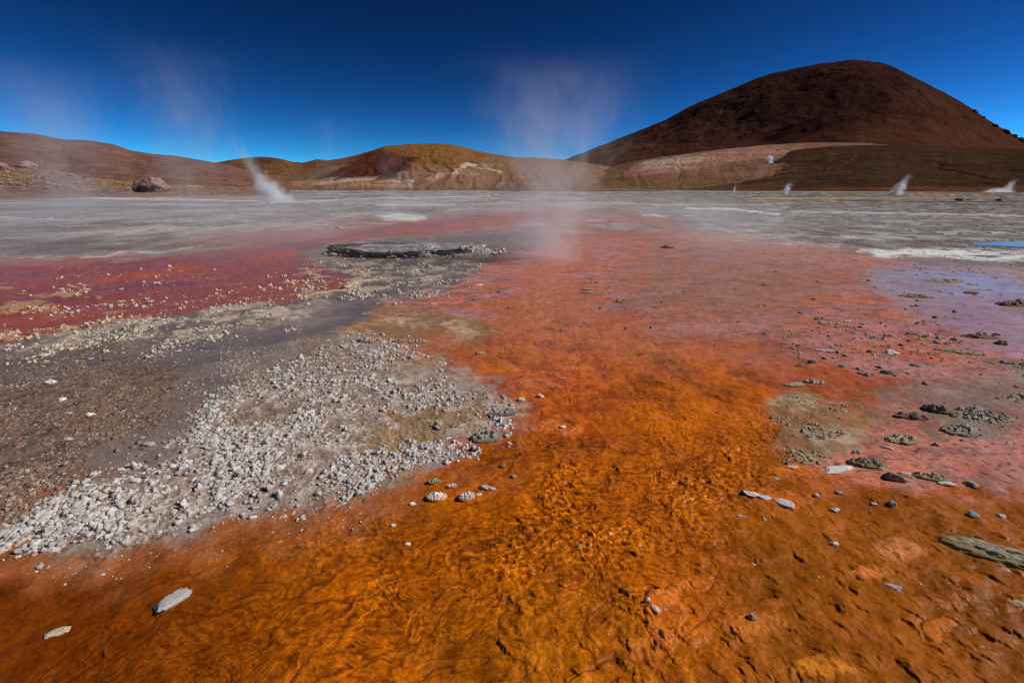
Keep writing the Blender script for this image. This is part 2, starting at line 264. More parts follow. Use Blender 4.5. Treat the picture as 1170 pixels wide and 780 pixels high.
STRIPS = [([(960, 229), (1060, 231), (1300, 229)], 2.0, col(70, 60, 56), .75), ([(880, 252), (1000, 256), (1300, 258)], 1.8, col(76, 68, 64), .7), ([(1010, 263), (1100, 266), (1300, 268)], 2.2, Gc, .7), ([(640, 232), (760, 234), (900, 233)], 1.4, Gc, .7), ([(560, 229), (680, 230)], 1.2, col(84, 76, 74), .6), ([(830, 275), (960, 281)], 2.6, Gc, .55), ([(300, 243), (420, 241), (520, 241)], 1.8, col(86, 80, 84), .7), ([(-40, 232), (120, 231), (280, 236)], 1.6, Gc, .7), ([(-40, 239), (140, 241), (300, 246)], 1.4, col(104, 98, 110), .7), ([(-60, 227), (60, 225.5), (160, 227)], 2.2, Wc, .9), ([(130, 227.5), (200, 227.5), (300, 230)], 2.2, col(214, 200, 184), .9), ([(0, 249), (60, 249)], 2.2, Wc, .6),
 ([(300, 232), (420, 227), (560, 224)], 1.6, Wc, .6), ([(430, 234), (520, 234)], 2.2, Wc, .7), ([(440, 248), (485, 250)], 4.5, Wc, .85), ([(355, 261), (385, 261)], 2.2, Wc, .7),
 ([(-20, 300), (40, 296), (120, 292), (230, 282)], 3.5, Gc, .6), ([(-20, 275), (80, 268), (200, 262)], 3, Gc, .4), ([(-30, 262), (60, 258), (180, 250), (240, 246)], 3.5, col(96, 90, 104), .8),
 ([(785, 238), (840, 239), (890, 245)], 2.6, Wc, .9), ([(735, 246), (790, 247)], 2.2, Wc, .7), ([(820, 262), (870, 264)], 3, Wc, .55), ([(690, 219), (1000, 219), (1300, 219)], 1.0, col(180, 172, 168), .6),
 ([(560, 217.6), (640, 218), (760, 218.5)], 1.2, col(60, 42, 38), .9), ([(905, 242), (1060, 244), (1170, 247), (1300, 250)], 2.4, Gc, .7), ([(985, 288), (1060, 288), (1120, 291), (1230, 297)], 8.5, Wc, .8),
 ([(1000, 290), (960, 288)], 3, col(80, 70, 66), .7), ([(960, 270), (1040, 273)], 3, Gc, .6), ([(1040, 283), (1100, 279)], 2.4, col(120, 78, 60), .7), ([(430, 240), (560, 243)], 2.4, col(92, 92, 98), .7),
 ([(1080, 233), (1300, 237)], 2.2, col(84, 76, 72), .7), ([(860, 226.5), (1000, 226), (1140, 225.5)], 2.3, col(204, 150, 68), 1.0), ([(600, 262), (540, 268), (480, 272)], 3.5, col(140, 128, 122), .7)]

def nodes_of(name):
    m = bpy.data.materials.new(name); m.use_nodes = True; t = m.node_tree
    return m, t, t.nodes, t.links, t.nodes['Principled BSDF']
def mth(t, op, a, b=None, c=None, clamp=False):
    n = t.nodes.new('ShaderNodeMath'); n.operation = op; n.use_clamp = clamp
    for i, v in enumerate((a, b, c)):
        if v is None: continue
        if isinstance(v, (int, float)): n.inputs[i].default_value = v
        else: t.links.new(v, n.inputs[i])
    return n.outputs[0]
def noise_n(t, vec, scale, detail=4, rough=.55):
    n = t.nodes.new('ShaderNodeTexNoise'); n.inputs['Scale'].default_value = scale; n.inputs['Detail'].default_value = detail; n.inputs['Roughness'].default_value = rough
    if vec is not None: t.links.new(vec, n.inputs['Vector'])
    return n.outputs['Fac']
def maprange(t, v, a, b, c, d):
    n = t.nodes.new('ShaderNodeMapRange'); n.inputs[1].default_value = a; n.inputs[2].default_value = b; n.inputs[3].default_value = c; n.inputs[4].default_value = d
    t.links.new(v, n.inputs[0]); return n.outputs[0]
def mulcol(t, c, f):
    n = t.nodes.new('ShaderNodeVectorMath'); n.operation = 'SCALE'; t.links.new(c, n.inputs[0]); t.links.new(f, n.inputs['Scale']); return n.outputs[0]
def bump(t, h, strength, dist, nrm=None):
    n = t.nodes.new('ShaderNodeBump'); n.inputs['Strength'].default_value = strength; n.inputs['Distance'].default_value = dist
    t.links.new(h, n.inputs['Height'])
    if nrm is not None: t.links.new(nrm, n.inputs['Normal'])
    return n.outputs[0]
def attr(t, name):
    n = t.nodes.new('ShaderNodeAttribute'); n.attribute_name = name; return n

def ground_material():
    m, t, N, L, b = nodes_of('mineral_ground')
    ca = attr(t, 'mineral'); wa = attr(t, 'wetness')
    g = N.new('ShaderNodeNewGeometry'); pos = g.outputs['Position']
    a1 = noise_n(t, pos, 55, 5, .65); a2 = noise_n(t, pos, 9, 5, .6); a3 = noise_n(t, pos, 210, 3, .6); a4 = noise_n(t, pos, 2.2, 9, .72)
    f = mth(t, 'MULTIPLY', maprange(t, a1, .28, .72, .66, 1.34), maprange(t, a2, .3, .7, .82, 1.18))
    f = mth(t, 'MULTIPLY', mth(t, 'MULTIPLY', f, maprange(t, a3, .3, .7, .86, 1.14)), maprange(t, a4, .3, .7, .72, 1.28))
    L.new(mulcol(t, ca.outputs['Color'], f), b.inputs['Base Color'])
    wet = wa.outputs['Fac']
    wn = mth(t, 'MULTIPLY', wet, maprange(t, a2, .35, .6, .55, 1.0), clamp=True)
    L.new(maprange(t, wn, 0, .9, .95, .11), b.inputs['Roughness'])
    L.new(maprange(t, mth(t, 'MULTIPLY', wn, wn), 0, 1, .02, .42), b.inputs['Specular IOR Level']); b.inputs['IOR'].default_value = 1.36
    h = mth(t, 'ADD', mth(t, 'MULTIPLY', a1, .6), mth(t, 'MULTIPLY', a3, .3))
    dry = mth(t, 'SUBTRACT', 1.15, wet)
    L.new(bump(t, mth(t, 'MULTIPLY', h, dry), .8, .012), b.inputs['Normal'])
    return m

def mesh_from(name, V, F, mat, smooth=True):
    me = bpy.data.meshes.new(name)
    V = np.asarray(V, np.float32); F = np.asarray(F, np.int32)
    me.vertices.add(len(V)); me.vertices.foreach_set('co', V.ravel())
    n, k = F.shape
    me.loops.add(n*k); me.loops.foreach_set('vertex_index', F.ravel())
    me.polygons.add(n); me.polygons.foreach_set('loop_start', np.arange(0, n*k, k, dtype=np.int32)); 
    me.polygons.foreach_set('use_smooth', np.full(n, smooth))
    me.update(calc_edges=True); me.validate()
    if mat: me.materials.append(mat)
    return me
def setcol(me, name, A):
    a = me.attributes.new(name, 'FLOAT_COLOR', 'POINT'); a.data.foreach_set('color', np.concatenate([A, np.ones((len(A), 1))], 1).astype(np.float32).ravel())
def setf(me, name, v):
    a = me.attributes.new(name, 'FLOAT', 'POINT'); a.data.foreach_set('value', np.asarray(v, np.float32).ravel())
def gridfaces(nr, nc, flip=False):
    i = np.arange(nr-1)[:, None]*nc + np.arange(nc-1)[None, :]
    f = np.stack([i, i+1, i+nc+1, i+nc], -1).reshape(-1, 4)
    return f[:, ::-1] if flip else f
def link(name, me, label=None, cat=None, group=None, kind=None, parent=None, loc=None, rot=None):
    o = bpy.data.objects.new(name, me); C.objects.link(o)
    for k, v in (('label', label), ('category', cat), ('group', group), ('kind', kind)):
        if v: o[k] = v
    if parent: o.parent = parent
    if loc is not None: o.location = loc
    if rot is not None: o.rotation_euler = rot
    return o

# ------------------------------------------------------------------ ground sheet
rows = np.concatenate([[212.62, 212.8], np.arange(213.0, 240, .5), np.arange(240, 790, .8), np.arange(790, 1000, 6), [1040, 1100, 1200, 1400, 1800, 2600]])
cols = np.concatenate([np.arange(-1800, -140, 60), np.arange(-140, 1310, 1.1), np.arange(1310, 3000, 60)])
PX, PY = np.meshgrid(cols, rows)
gx, gy = at(PX, PY)
A, wet, gz = ground(gx.ravel(), gy.ravel())
gmat = ground_material()
V = np.stack([gx.ravel(), gy.ravel(), gz], 1)
me = mesh_from('ground', V, gridfaces(len(rows), len(cols)), gmat)
setcol(me, 'mineral', A); setf(me, 'wetness', wet)
link('ground', me, kind='structure')
# the same plain behind and beside the camera
B = 4000.0
me = mesh_from('plain', [(-B, -B, -.12), (B, -B, -.12), (B, B, -.12), (-B, B, -.12)], [(0, 1, 2, 3)], gmat)
setcol(me, 'mineral', np.tile(col(140, 100, 80), (4, 1))); setf(me, 'wetness', np.full(4, .2))
link('plain', me, kind='structure')
def gz_at(x, y): return ground(np.atleast_1d(np.asarray(x, float)), np.atleast_1d(np.asarray(y, float)))[2]

# ------------------------------------------------------------------ the blue pool past the white bar
m, t, N, L, b = nodes_of('still_water'); b.inputs['Base Color'].default_value = (.16, .16, .17, 1); b.inputs['Roughness'].default_value = .12; b.inputs['IOR'].default_value = 1.33
P = [at(qx, qy + .5*math.sin(k*1.7), .015) for k, (qx, qy) in enumerate([(1106, 279), (1118, 277), (1140, 276.2), (1180, 276.5), (1250, 278), (1330, 280), (1330, 286), (1250, 284), (1190, 282.4), (1160, 281.6), (1135, 281), (1116, 280.6)])]
me = bpy.data.meshes.new('water'); me.from_pydata([(float(p[0]), float(p[1]), .015) for p in P], [], [list(range(len(P)))[::-1]]); me.materials.append(m); link('water', me, kind='structure')

# ------------------------------------------------------------------ hills
def hill_material(name, sc=1.0, bs=.6):
    m, t, N, L, b = nodes_of(name)
    ca = attr(t, 'mineral'); g = N.new('ShaderNodeNewGeometry'); pos = g.outputs['Position']
    a1 = noise_n(t, pos, .05*sc, 8, .65); a2 = noise_n(t, pos, .4*sc, 4, .6)
    f = mth(t, 'MULTIPLY', maprange(t, a1, .3, .7, .72, 1.28), maprange(t, a2, .3, .7, .78, 1.22))
    L.new(mulcol(t, ca.outputs['Color'], f), b.inputs['Base Color'])
    b.inputs['Roughness'].default_value = .95; b.inputs['Specular IOR Level'].default_value = .0
    L.new(bump(t, mth(t, 'ADD', a1, mth(t, 'MULTIPLY', a2, .25)), bs, 8/sc), b.inputs['Normal'])
    return m
hm = hill_material('hill_soil'); hm2 = hill_material('slope_soil', 8.0, .6)
global_hill = {}
def hill(name, sil, D, d0, paint, mat=hm, prof=1.25, relief=.06, seed=0, nc=520, nr=260, gul=.05, z0=-.5, back=.7, rough=.0):
    sil = np.array(sil, float)
    a = np.array([math.atan2(*ray(p, q)[:2]) for p, q in sil])
    el = np.array([ray(p, q)[2]/math.hypot(*ray(p, q)[:2]) for p, q in sil])
    az = np.linspace(a[0], a[-1], nc); H = CAMH + D*np.interp(az, a, el)
    k = np.hanning(9); k /= k.sum(); H = np.convolve(np.pad(H, 4, mode='edge'), k, 'valid')
    t = np.concatenate([np.linspace(0, 1, nr), 1+np.linspace(0, 1, 40)[1:]])
    T, AZ = np.meshgrid(t, az, indexing='ij'); HH = np.broadcast_to(H, T.shape)
    r = d0 + (D-d0)*T
    X, Y = r*np.sin(AZ), r*np.cos(AZ)
    s = np.where(T <= 1, np.clip(T, 0, 1)**prof, 1 - back*(T-1)**1.4)
    ph = np.clip(T, 0, 1)
    u = AZ*D/ (D*.05); 
    rl = fbm(X, Y, 6/D, 6, seed) ; wa = fbm(AZ*9, T*2.5, 1, 3, seed+15); gl = fbm((AZ+.03*wa)*30, (T+.05*wa)*1.6, 1, 5, seed+5)
    gl = -np.abs(gl)
    env = np.where(T <= 1, (ph*(1-ph**3))**.8*1.7, (T-1)*.6)
    Z = z0 + (HH-z0)*s + np.maximum(HH, D*.02)*env*(relief*rl + gul*(gl+.2)) + rough*H.max()*(fbm(X, Y, 40/D, 5, seed+9) - 1.2*np.abs(fbm(X, Y, 16/D, 4, seed+12)))*ph**.7*np.where(T > 1, 1, 1-.6*ph**8)
    x, y, z = X.ravel(), Y.ravel(), Z.ravel()
    global_hill[seed] = (np.stack([x, y, z], 1), gridfaces(len(t), nc, True))
    me = mesh_from(name, *global_hill[seed], mat)
    qx, qy = proj(x, y, z)
    A = paint(x, y, z, qx, qy, T.ravel(), rl.ravel(), gl.ravel())
    setcol(me, 'mineral', A)
    return link(name, me, kind='structure')
def mixc(A, m, c): A[:] = A*(1-m[:, None]) + np.asarray(c)*m[:, None]
def wob(x, y, D, k, s): return k*fbm(x, y, 14/D, 5, s), k*fbm(x, y, 14/D, 5, s+3)

def p_left(x, y, z, px, py, T, rl, gl):
    A = np.tile(col(124, 92, 82), (len(x), 1)); n = fbm(x, y, .012, 5, 300); n2 = fbm(x, y, .05, 4, 301)
    mixc(A, ss(-.1, .5, n)*.6, col(150, 104, 80)); mixc(A, ss(0, -.5, n2)*.6, col(104, 72, 60)); mixc(A, ss(168, 150, py)*.4, col(104, 66, 54))
    mixc(A, ss(.05, .2, -gl-.25)*.3, col(90, 58, 48)); return A
hill('hill', [(-420, 150), (-250, 132), (-120, 140), (-40, 146), (0, 150), (40, 153), (70, 159), (100, 160), (130, 165), (150, 172), (175, 176), (200, 178), (230, 183), (260, 188), (300, 200), (340, 211), (380, 216)], 900, 175, p_left, seed=1, relief=.045, gul=.02)
def p_mid(x, y, z, px, py, T, rl, gl):
    A = np.tile(col(118, 84, 54), (len(x), 1)); n = fbm(x, y, .008, 5, 310)
    mixc(A, ss(-.1, .4, n)*.6, col(88, 58, 44)); mixc(A, ss(6, 1, np.hypot(px-308, (py-181)*2)+2)*.9, col(60, 36, 32)); mixc(A, ss(22, 6, np.hypot(px-306, (py-183)*3))*.6, col(74, 46, 40))
    mixc(A, ss(0, .4, fbm(x, y, .03, 4, 311))*ss(190, 200, py)*.6, col(150, 120, 96)); return A
hill('hill', [(200, 200), (235, 188), (262, 183), (285, 180), (300, 179), (318, 181), (335, 185), (346, 186), (362, 182), (376, 183), (400, 180), (440, 176), (480, 190), (520, 205)], 1700, 700, p_mid, seed=2, relief=.08, gul=.07)
def p_gold(x, y, z, px, py, T, rl, gl):
    wx, wy = wob(x, y, 1000, 7, 320)
    qx, qy = px+wx, py+wy*.6
    A = np.tile(col(134, 94, 54), (len(x), 1)); n = fbm(x, y, .012, 5, 321)
    mixc(A, ss(-.1, .5, n)*.5, col(112, 76, 48))
    mixc(A, ss(186, 196, qy)*.9, col(142, 112, 88)); mixc(A, ss(520, 580, qx)*ss(176, 186, qy)*.5, col(136, 98, 76))
    mixc(A, ss(4, -4, sdf(qx, qy, [(362, 206), (400, 186), (425, 172), (452, 172), (474, 182), (462, 194), (440, 205)])), col(92, 50, 38))  # steep left face darkened: its shade is painted on
    mixc(A, ss(3, -3, sdf(qx, qy, [(425, 205), (448, 190), (472, 180), (462, 192), (450, 204)])), col(70, 34, 32))  # gully shade painted as a darker patch
    mixc(A, ss(3, .6, stroke(qx, qy, [(520, 196), (535, 188), (560, 191), (572, 197)], 1.4))*.9, col(206, 186, 168)); mixc(A, ss(5, 2, stroke(qx, qy, [(490, 204), (520, 196), (545, 198)], 1.4))*.5, col(190, 150, 124))
    mixc(A, ss(2, .5, stroke(qx, qy, [(538, 186), (556, 191)], 1.4))*.8, col(80, 56, 48))
    mixc(A, ss(3, -3, sdf(qx, qy, [(330, 209), (380, 205), (440, 204), (470, 206), (470, 211), (330, 214)]))*.8*ss(-.45, .25, fbm(x, y, .03, 5, 323)), col(204, 182, 156))
    mixc(A, ss(207, 212, qy)*ss(480, 440, qx)*.6, col(160, 106, 78)); mixc(A, ss(212, 215, qy)*.7, col(128, 96, 82))
    mixc(A, ss(0, .5, fbm(x, y, .05, 4, 322))*ss(600, 640, qx)*.5, col(112, 84, 70)); return A
hill('hill', [(300, 213), (345, 198), (372, 188), (390, 181), (408, 177), (425, 172), (440, 167), (470, 164.5), (500, 163.5), (522, 166), (545, 172), (570, 177), (592, 180), (610, 180), (640, 182), (680, 188), (740, 196), (830, 204), (900, 210)], 1000, 160, p_gold, seed=3, relief=.07, gul=.05, prof=1.6)
def p_mount(x, y, z, px, py, T, rl, gl):
    wx, wy = wob(x, y, 2600, 16, 330); qx, qy = px+wx, py+wy
    A = np.tile(col(70, 42, 33), (len(x), 1)); n = fbm(x, y, .006, 6, 331); n2 = fbm(x, y, .03, 4, 332)
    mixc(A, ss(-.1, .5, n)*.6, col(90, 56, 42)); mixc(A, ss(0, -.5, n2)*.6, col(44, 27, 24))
    mixc(A, ss(40, -30, sdf(qx, qy, [(880, 82), (980, 70), (1040, 90), (1010, 130), (940, 150), (880, 150)]))*.7, col(42, 23, 22))  # centre mass darkened: slope shade put into the soil colour
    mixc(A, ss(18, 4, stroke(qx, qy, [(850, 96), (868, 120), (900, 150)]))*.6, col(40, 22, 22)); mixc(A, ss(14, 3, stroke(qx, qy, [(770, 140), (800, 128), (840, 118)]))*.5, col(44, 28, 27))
    mixc(A, ss(120, 155, qy)*ss(960, 1040, qx)*.7, col(86, 52, 36)); mixc(A, ss(150, 170, qy)*ss(800, 700, qx)*.6, col(100, 68, 52))  # lit right flank and steam-greyed left foot painted paler
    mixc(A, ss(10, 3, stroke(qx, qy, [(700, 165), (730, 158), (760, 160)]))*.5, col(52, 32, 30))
    mixc(A, ss(5, 1, stroke(px+wx*.2, py, [(1010, 79), (1022, 80)]))*.7, col(48, 26, 22)); return A
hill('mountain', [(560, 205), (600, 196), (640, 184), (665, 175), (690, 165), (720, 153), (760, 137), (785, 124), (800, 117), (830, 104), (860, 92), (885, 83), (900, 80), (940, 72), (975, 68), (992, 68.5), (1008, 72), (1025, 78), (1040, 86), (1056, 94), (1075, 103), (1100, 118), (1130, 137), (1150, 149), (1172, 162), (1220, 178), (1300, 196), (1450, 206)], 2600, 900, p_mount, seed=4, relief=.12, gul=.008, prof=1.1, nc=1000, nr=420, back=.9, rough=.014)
def p_pink(x, y, z, px, py, T, rl, gl):
    wx, wy = wob(x, y, 800, 8, 340); qx, qy = px+wx, py+wy*.7
    A = np.tile(col(132, 96, 78), (len(x), 1)); n = fbm(x, y, .02, 5, 341); n2 = fbm(x, y, .08, 4, 342)
    mixc(A, ss(4, -4, sdf(qx, qy, [(725, 190), (760, 180), (800, 176), (840, 170), (920, 166), (900, 178), (840, 186), (790, 194), (740, 200), (715, 198)])), col(166, 120, 104))
    mixc(A, ss(4, -3, sdf(qx, qy, [(735, 184), (790, 177), (812, 178), (800, 186), (760, 192), (735, 192)]))*.8, col(186, 160, 142))
    mixc(A, ss(3, .8, stroke(qx, qy, [(700, 194), (725, 186), (745, 180), (775, 178)], 1.3))*.8*ss(-.3, .2, n2), col(60, 46, 46)); mixc(A, ss(.1, .4, n2)*ss(760, 700, qx)*ss(204, 196, qy)*.7, col(74, 56, 50))
    mixc(A, ss(198, 206, qy)*.7, col(118, 88, 62)); mixc(A, ss(212, 216, qy)*.6, col(120, 90, 74)); mixc(A, ss(.0, .5, n)*.3, col(96, 66, 54)); return A
hill('hill', [(560, 214), (610, 209), (650, 203), (690, 193), (720, 185), (750, 180), (790, 175), (830, 170), (870, 166), (920, 163), (980, 163), (1050, 168), (1150, 185), (1230, 205)], 950, 220, p_pink, seed=6, relief=.06, gul=.04, prof=1.2)
def p_olive(x, y, z, px, py, T, rl, gl):
    wx, wy = wob(x, y, 700, 10, 350); qx, qy = px+wx, py+wy*.7
    A = np.tile(col(72, 50, 36), (len(x), 1)); n = fbm(x, y, .02, 5, 351); n2 = fbm(x, y, .09, 4, 352)
    mixc(A, ss(-.1, .4, n)*.6, col(50, 37, 32)); mixc(A, ss(0, .5, n2)*.5, col(92, 66, 44)); mixc(A, ss(.1, .5, -n)*.4, col(62, 46, 42))
    mixc(A, ss(4, .8, stroke(qx, qy, [(1070, 185), (1100, 196), (1135, 205)], 1.2))*.8, col(42, 26, 20)); mixc(A, ss(40, 10, np.hypot(qx-1010, (qy-195)*2.2))*.35, col(76, 60, 54))
    mixc(A, ss(.25, .4, n2)*ss(1110, 1140, qx)*.8, col(40, 26, 22)); mixc(A, ss(209, 214, qy)*.5, col(112, 76, 52)); mixc(A, ss(2.5, .6, stroke(qx, qy, [(860, 192), (885, 190), (900, 185)], 1.3))*.6, col(140, 96, 80)); n3_ = fbm(x, y, .03, 5, 353); mixc(A, np.clip(ss(930, 800, qx)*1.5*ss(-.25, .35, n3_ + .4*ss(900, 780, qx)), 0, 1)*.8*ss(212, 200, py), col(136, 100, 84)); mixc(A, ss(860, 720, qx)*.5, col(120, 90, 66)); return A
hill('hill', [(640, 215.5), (720, 214), (770, 209), (800, 203), (830, 195), (860, 187), (885, 178), (910, 171), (950, 167), (1000, 165.5), (1050, 166), (1100, 168), (1150, 170), (1200, 170), (1300, 180), (1420, 200)], 700, 185, p_olive, seed=7, relief=.06, gul=.03, prof=1.15)
def p_slope(x, y, z, px, py, T, rl, gl):
    wx, wy = wob(x, y, 150, 8, 360); qx, qy = px+wx, py+wy*.6
    A = np.tile(col(132, 106, 92), (len(x), 1)); n = fbm(x, y, .25, 5, 361); n2 = fbm(x, y, .9, 4, 362)
    mixc(A, ss(-.05, .35, n)*ss(206, 196, qy)*.8, col(150, 112, 56)); mixc(A, ss(.05, .4, n2)*.6, col(100, 72, 58)); mixc(A, ss(.0, -.4, n2)*.5, col(164, 138, 122))
    mixc(A, ss(4, 1, stroke(qx, qy, [(110, 206), (150, 209), (230, 212)], 1.5))*.8, col(168, 124, 58)); mixc(A, ss(216, 219, qy)*.5, col(130, 110, 102)); return A
SL = [(-420, 150), (-200, 165), (-60, 178), (0, 189), (20, 191), (45, 193), (70, 196), (95, 201), (120, 205), (150, 208), (200, 211), (260, 213.5), (330, 215)]
SLO = hill('slope', SL, 165, 92, p_slope, mat=hm2, seed=8, relief=.12, gul=.06, prof=.9, nc=420, nr=200, z0=-.3, rough=.06)

# ------------------------------------------------------------------ stone meshes
def ico(sub):
    bm = bmesh.new(); bmesh.ops.create_icosphere(bm, subdivisions=sub, radius=1)
    v = np.array([q.co[:] for q in bm.verts]); f = np.array([[q.index for q in p.verts] for p in bm.faces]); bm.free(); return v, f
ICO = {k: ico(k) for k in (1, 2, 3, 4, 5)}
def n3d(P, f, s):
    return np.array([mnoise.noise(Vector((p[0]*f+s*7.3, p[1]*f-s*3.1, p[2]*f+s*1.7))) for p in P])
def knob(seed, sub=3, lobes=7, tall=1.0):
    """popcorn-like nodule: the outline of several small balls"""
    r = np.random.default_rng(seed); v, f = ICO[sub]
    rad = np.full(len(v), .42)
    for i in range(lobes):
        c = r.normal(size=3); c /= np.linalg.norm(c); c[2] = abs(c[2])*.9; c *= r.uniform(.4, .8); q = r.uniform(.2, .42)
        bd = v@c; disc = bd*bd - (c@c - q*q); hit = (disc > 0) & (bd > 0)
        rad = np.where(hit, np.maximum(rad, bd+np.sqrt(np.maximum(disc, 0))), rad)
    rad *= 1 + .24*n3d(v, 2.6, seed) + .20*n3d(v, 6.5, seed+1) + .10*n3d(v, 14, seed+2)
    P = v*rad[:, None]; P[:, 2] *= tall; P[:, 2] = np.where(P[:, 2] < -.2, -.2+.3*(P[:, 2]+.2), P[:, 2])
    return P, f
def stone(seed, sub=4, sx=1, sy=1, sz=.6, rough=.22):
    """angular weathered stone"""
    r = np.random.default_rng(seed); v, f = ICO[sub]; rad = np.full(len(v), 1.15)
    for i in range(13):
        nrm = r.normal(size=3); nrm /= np.linalg.norm(nrm); dd = r.uniform(.68, 1.0); k = v@nrm
        rad = np.where(k > .05, np.minimum(rad, dd/np.maximum(k, .05)), rad)
    rad *= 1 + rough*n3d(v, 1.7, seed) + rough*.5*n3d(v, 4.5, seed+2) + rough*.25*n3d(v, 11, seed+3)
    P = v*rad[:, None]*np.array([sx, sy, sz]); lim = -.35*sz
    P[:, 2] = np.where(P[:, 2] < lim, lim+.3*(P[:, 2]-lim), P[:, 2]); return P, f
def stone_material(name, top, low, spots, bs=.7, fs=1.0, rough=.9):
    m, t, N, L, b = nodes_of(name)
    oi = N.new('ShaderNodeObjectInfo'); ta = attr(t, 'tone'); ha = attr(t, 'height'); tc = N.new('ShaderNodeTexCoord'); ob = tc.outputs['Object']
    g = N.new('ShaderNodeNewGeometry')
    rn = mth(t, 'FRACT', mth(t, 'ADD', oi.outputs['Random'], ta.outputs['Fac']))
    a1 = noise_n(t, g.outputs['Position'], 60*fs, 4, .6); a2 = noise_n(t, g.outputs['Position'], 220*fs, 3, .6)
    def rgb(c):
        n = N.new('ShaderNodeRGB'); n.outputs[0].default_value = (*[float(q) for q in c], 1); return n.outputs[0]
    def mix(f, a, c):
        n = N.new('ShaderNodeMix'); n.data_type = 'RGBA'; L.new(f, n.inputs['Factor']); L.new(a, n.inputs['A']); L.new(c, n.inputs['B']); return n.outputs['Result']
    hf = mth(t, 'ADD', maprange(t, ha.outputs['Fac'], .0, .55, -.2, 1.1), mth(t, 'MULTIPLY', mth(t, 'SUBTRACT', a1, .5), 1.6), clamp=True)
    c = mix(hf, rgb(low), rgb(top)); c = mix(maprange(t, a1, .56, .68, 0, .8), c, rgb(spots))
    f = mth(t, 'MULTIPLY', maprange(t, rn, 0, 1, .68, 1.12), maprange(t, a2, .3, .7, .82, 1.18))
    L.new(mulcol(t, c, f), b.inputs['Base Color']); b.inputs['Roughness'].default_value = rough; b.inputs['Specular IOR Level'].default_value = .2
    L.new(bump(t, mth(t, 'ADD', a1, mth(t, 'MULTIPLY', a2, .5)), bs, .006/fs), b.inputs['Normal']); return m
MAT = {
 'pitted': stone_material('pitted_stone', col(206, 200, 196), col(190, 150, 118), col(92, 90, 92), 1.0, .8),
 'white': stone_material('white_sinter', col(200, 193, 188), col(168, 128, 98), col(158, 146, 136)),
 'brown': stone_material('brown_gravel', col(142, 114, 96), col(96, 70, 54), col(110, 88, 74)),
 'olive': stone_material('olive_sinter', col(182, 170, 142), col(138, 116, 76), col(130, 120, 84)),
 'grey': stone_material('grey_sinter', col(172, 162, 150), col(124, 106, 90), col(120, 110, 100)),
 'dark': stone_material('dark_stone', col(146, 130, 116), col(118, 88, 70), col(98, 86, 76)),
 'tan': stone_material('tan_sinter', col(202, 188, 168), col(176, 136, 100), col(172, 152, 122)),
 'snow': stone_material('bright_sinter', col(224, 218, 216), col(214, 164, 124), col(190, 186, 184)),
 'boulder': stone_material('boulder_rock', col(160, 130, 118), col(128, 100, 90), col(106, 82, 74), .9, .03),
 'lava': stone_material('dark_boulder', col(70, 44, 36), col(62, 40, 34), col(44, 28, 26), .9, .02),
 'moss': stone_material('mossy_slab', col(176, 164, 142), col(136, 114, 66), col(104, 104, 48)),
}
def stone_mesh(name, P, f, mat):
    me = mesh_from(name, P, f, mat, True); h = P[:, 2]; setf(me, 'height', np.clip((h-h.min())/(np.ptp(h)+1e-9)*1.35-.35, 0, 1)); setf(me, 'tone', np.zeros(len(P))); return me
KN = {}
def variants(kind, mat):
    if (kind, mat) not in KN:
        if kind == 'knob': L = [knob(100+i, 3, 5+i % 5, [.8, 1.0, 1.25][i % 3]) for i in range(12)]
        elif kind == 'flat': L = [stone(200+i, 3, 1.2, .8, .38) for i in range(6)]
        else: L = [stone(220+i, 3, 1.05, .85, .7) for i in range(8)]
        KN[kind, mat] = [stone_mesh('stone', P, f, MAT[mat]) for P, f in L]
    return KN[kind, mat]
TINY = [knob(190+i, 1, 4, .8) for i in range(8)]
LOWP = {'knob': [knob(150+i, 2, 4+i % 4, [.8, 1., 1.2][i % 3]) for i in range(10)], 'rock': [stone(170+i, 2, 1.05, .85, .65) for i in range(8)]}
def scatter(n, pts, accept, rmin, rmax, power=2.2, soft=8):
    """points inside a patch of the flat, thinned by accept(px, py, x, y); returns x, y, radius"""
    P = np.array(pts, float); lo, hi = P.min(0)-soft, P.max(0)+soft; lo[1] = max(lo[1], 222); X, Y = [], []
    got = 0
    for _ in range(60):
        qx = rng.uniform(max(lo[0], -60), min(hi[0], 1230), 6000); qy = rng.uniform(lo[1], min(hi[1], 800), 6000)
        x, y = at(qx, qy); wx = 20*fbm(x, y, 2.2, 3, 900)
        k = (sdf(qx+wx, qy+wx*.4, pts) < soft*np.abs(rng.normal(size=6000))) & (rng.random(6000) < accept(qx, qy, x, y))
        X.append(x[k]); Y.append(y[k]); got += k.sum()
        if got >= n: break
    X, Y = np.concatenate(X)[:n], np.concatenate(Y)[:n]
    return X, Y, rmin + (rmax-rmin)*rng.random(len(X))**power
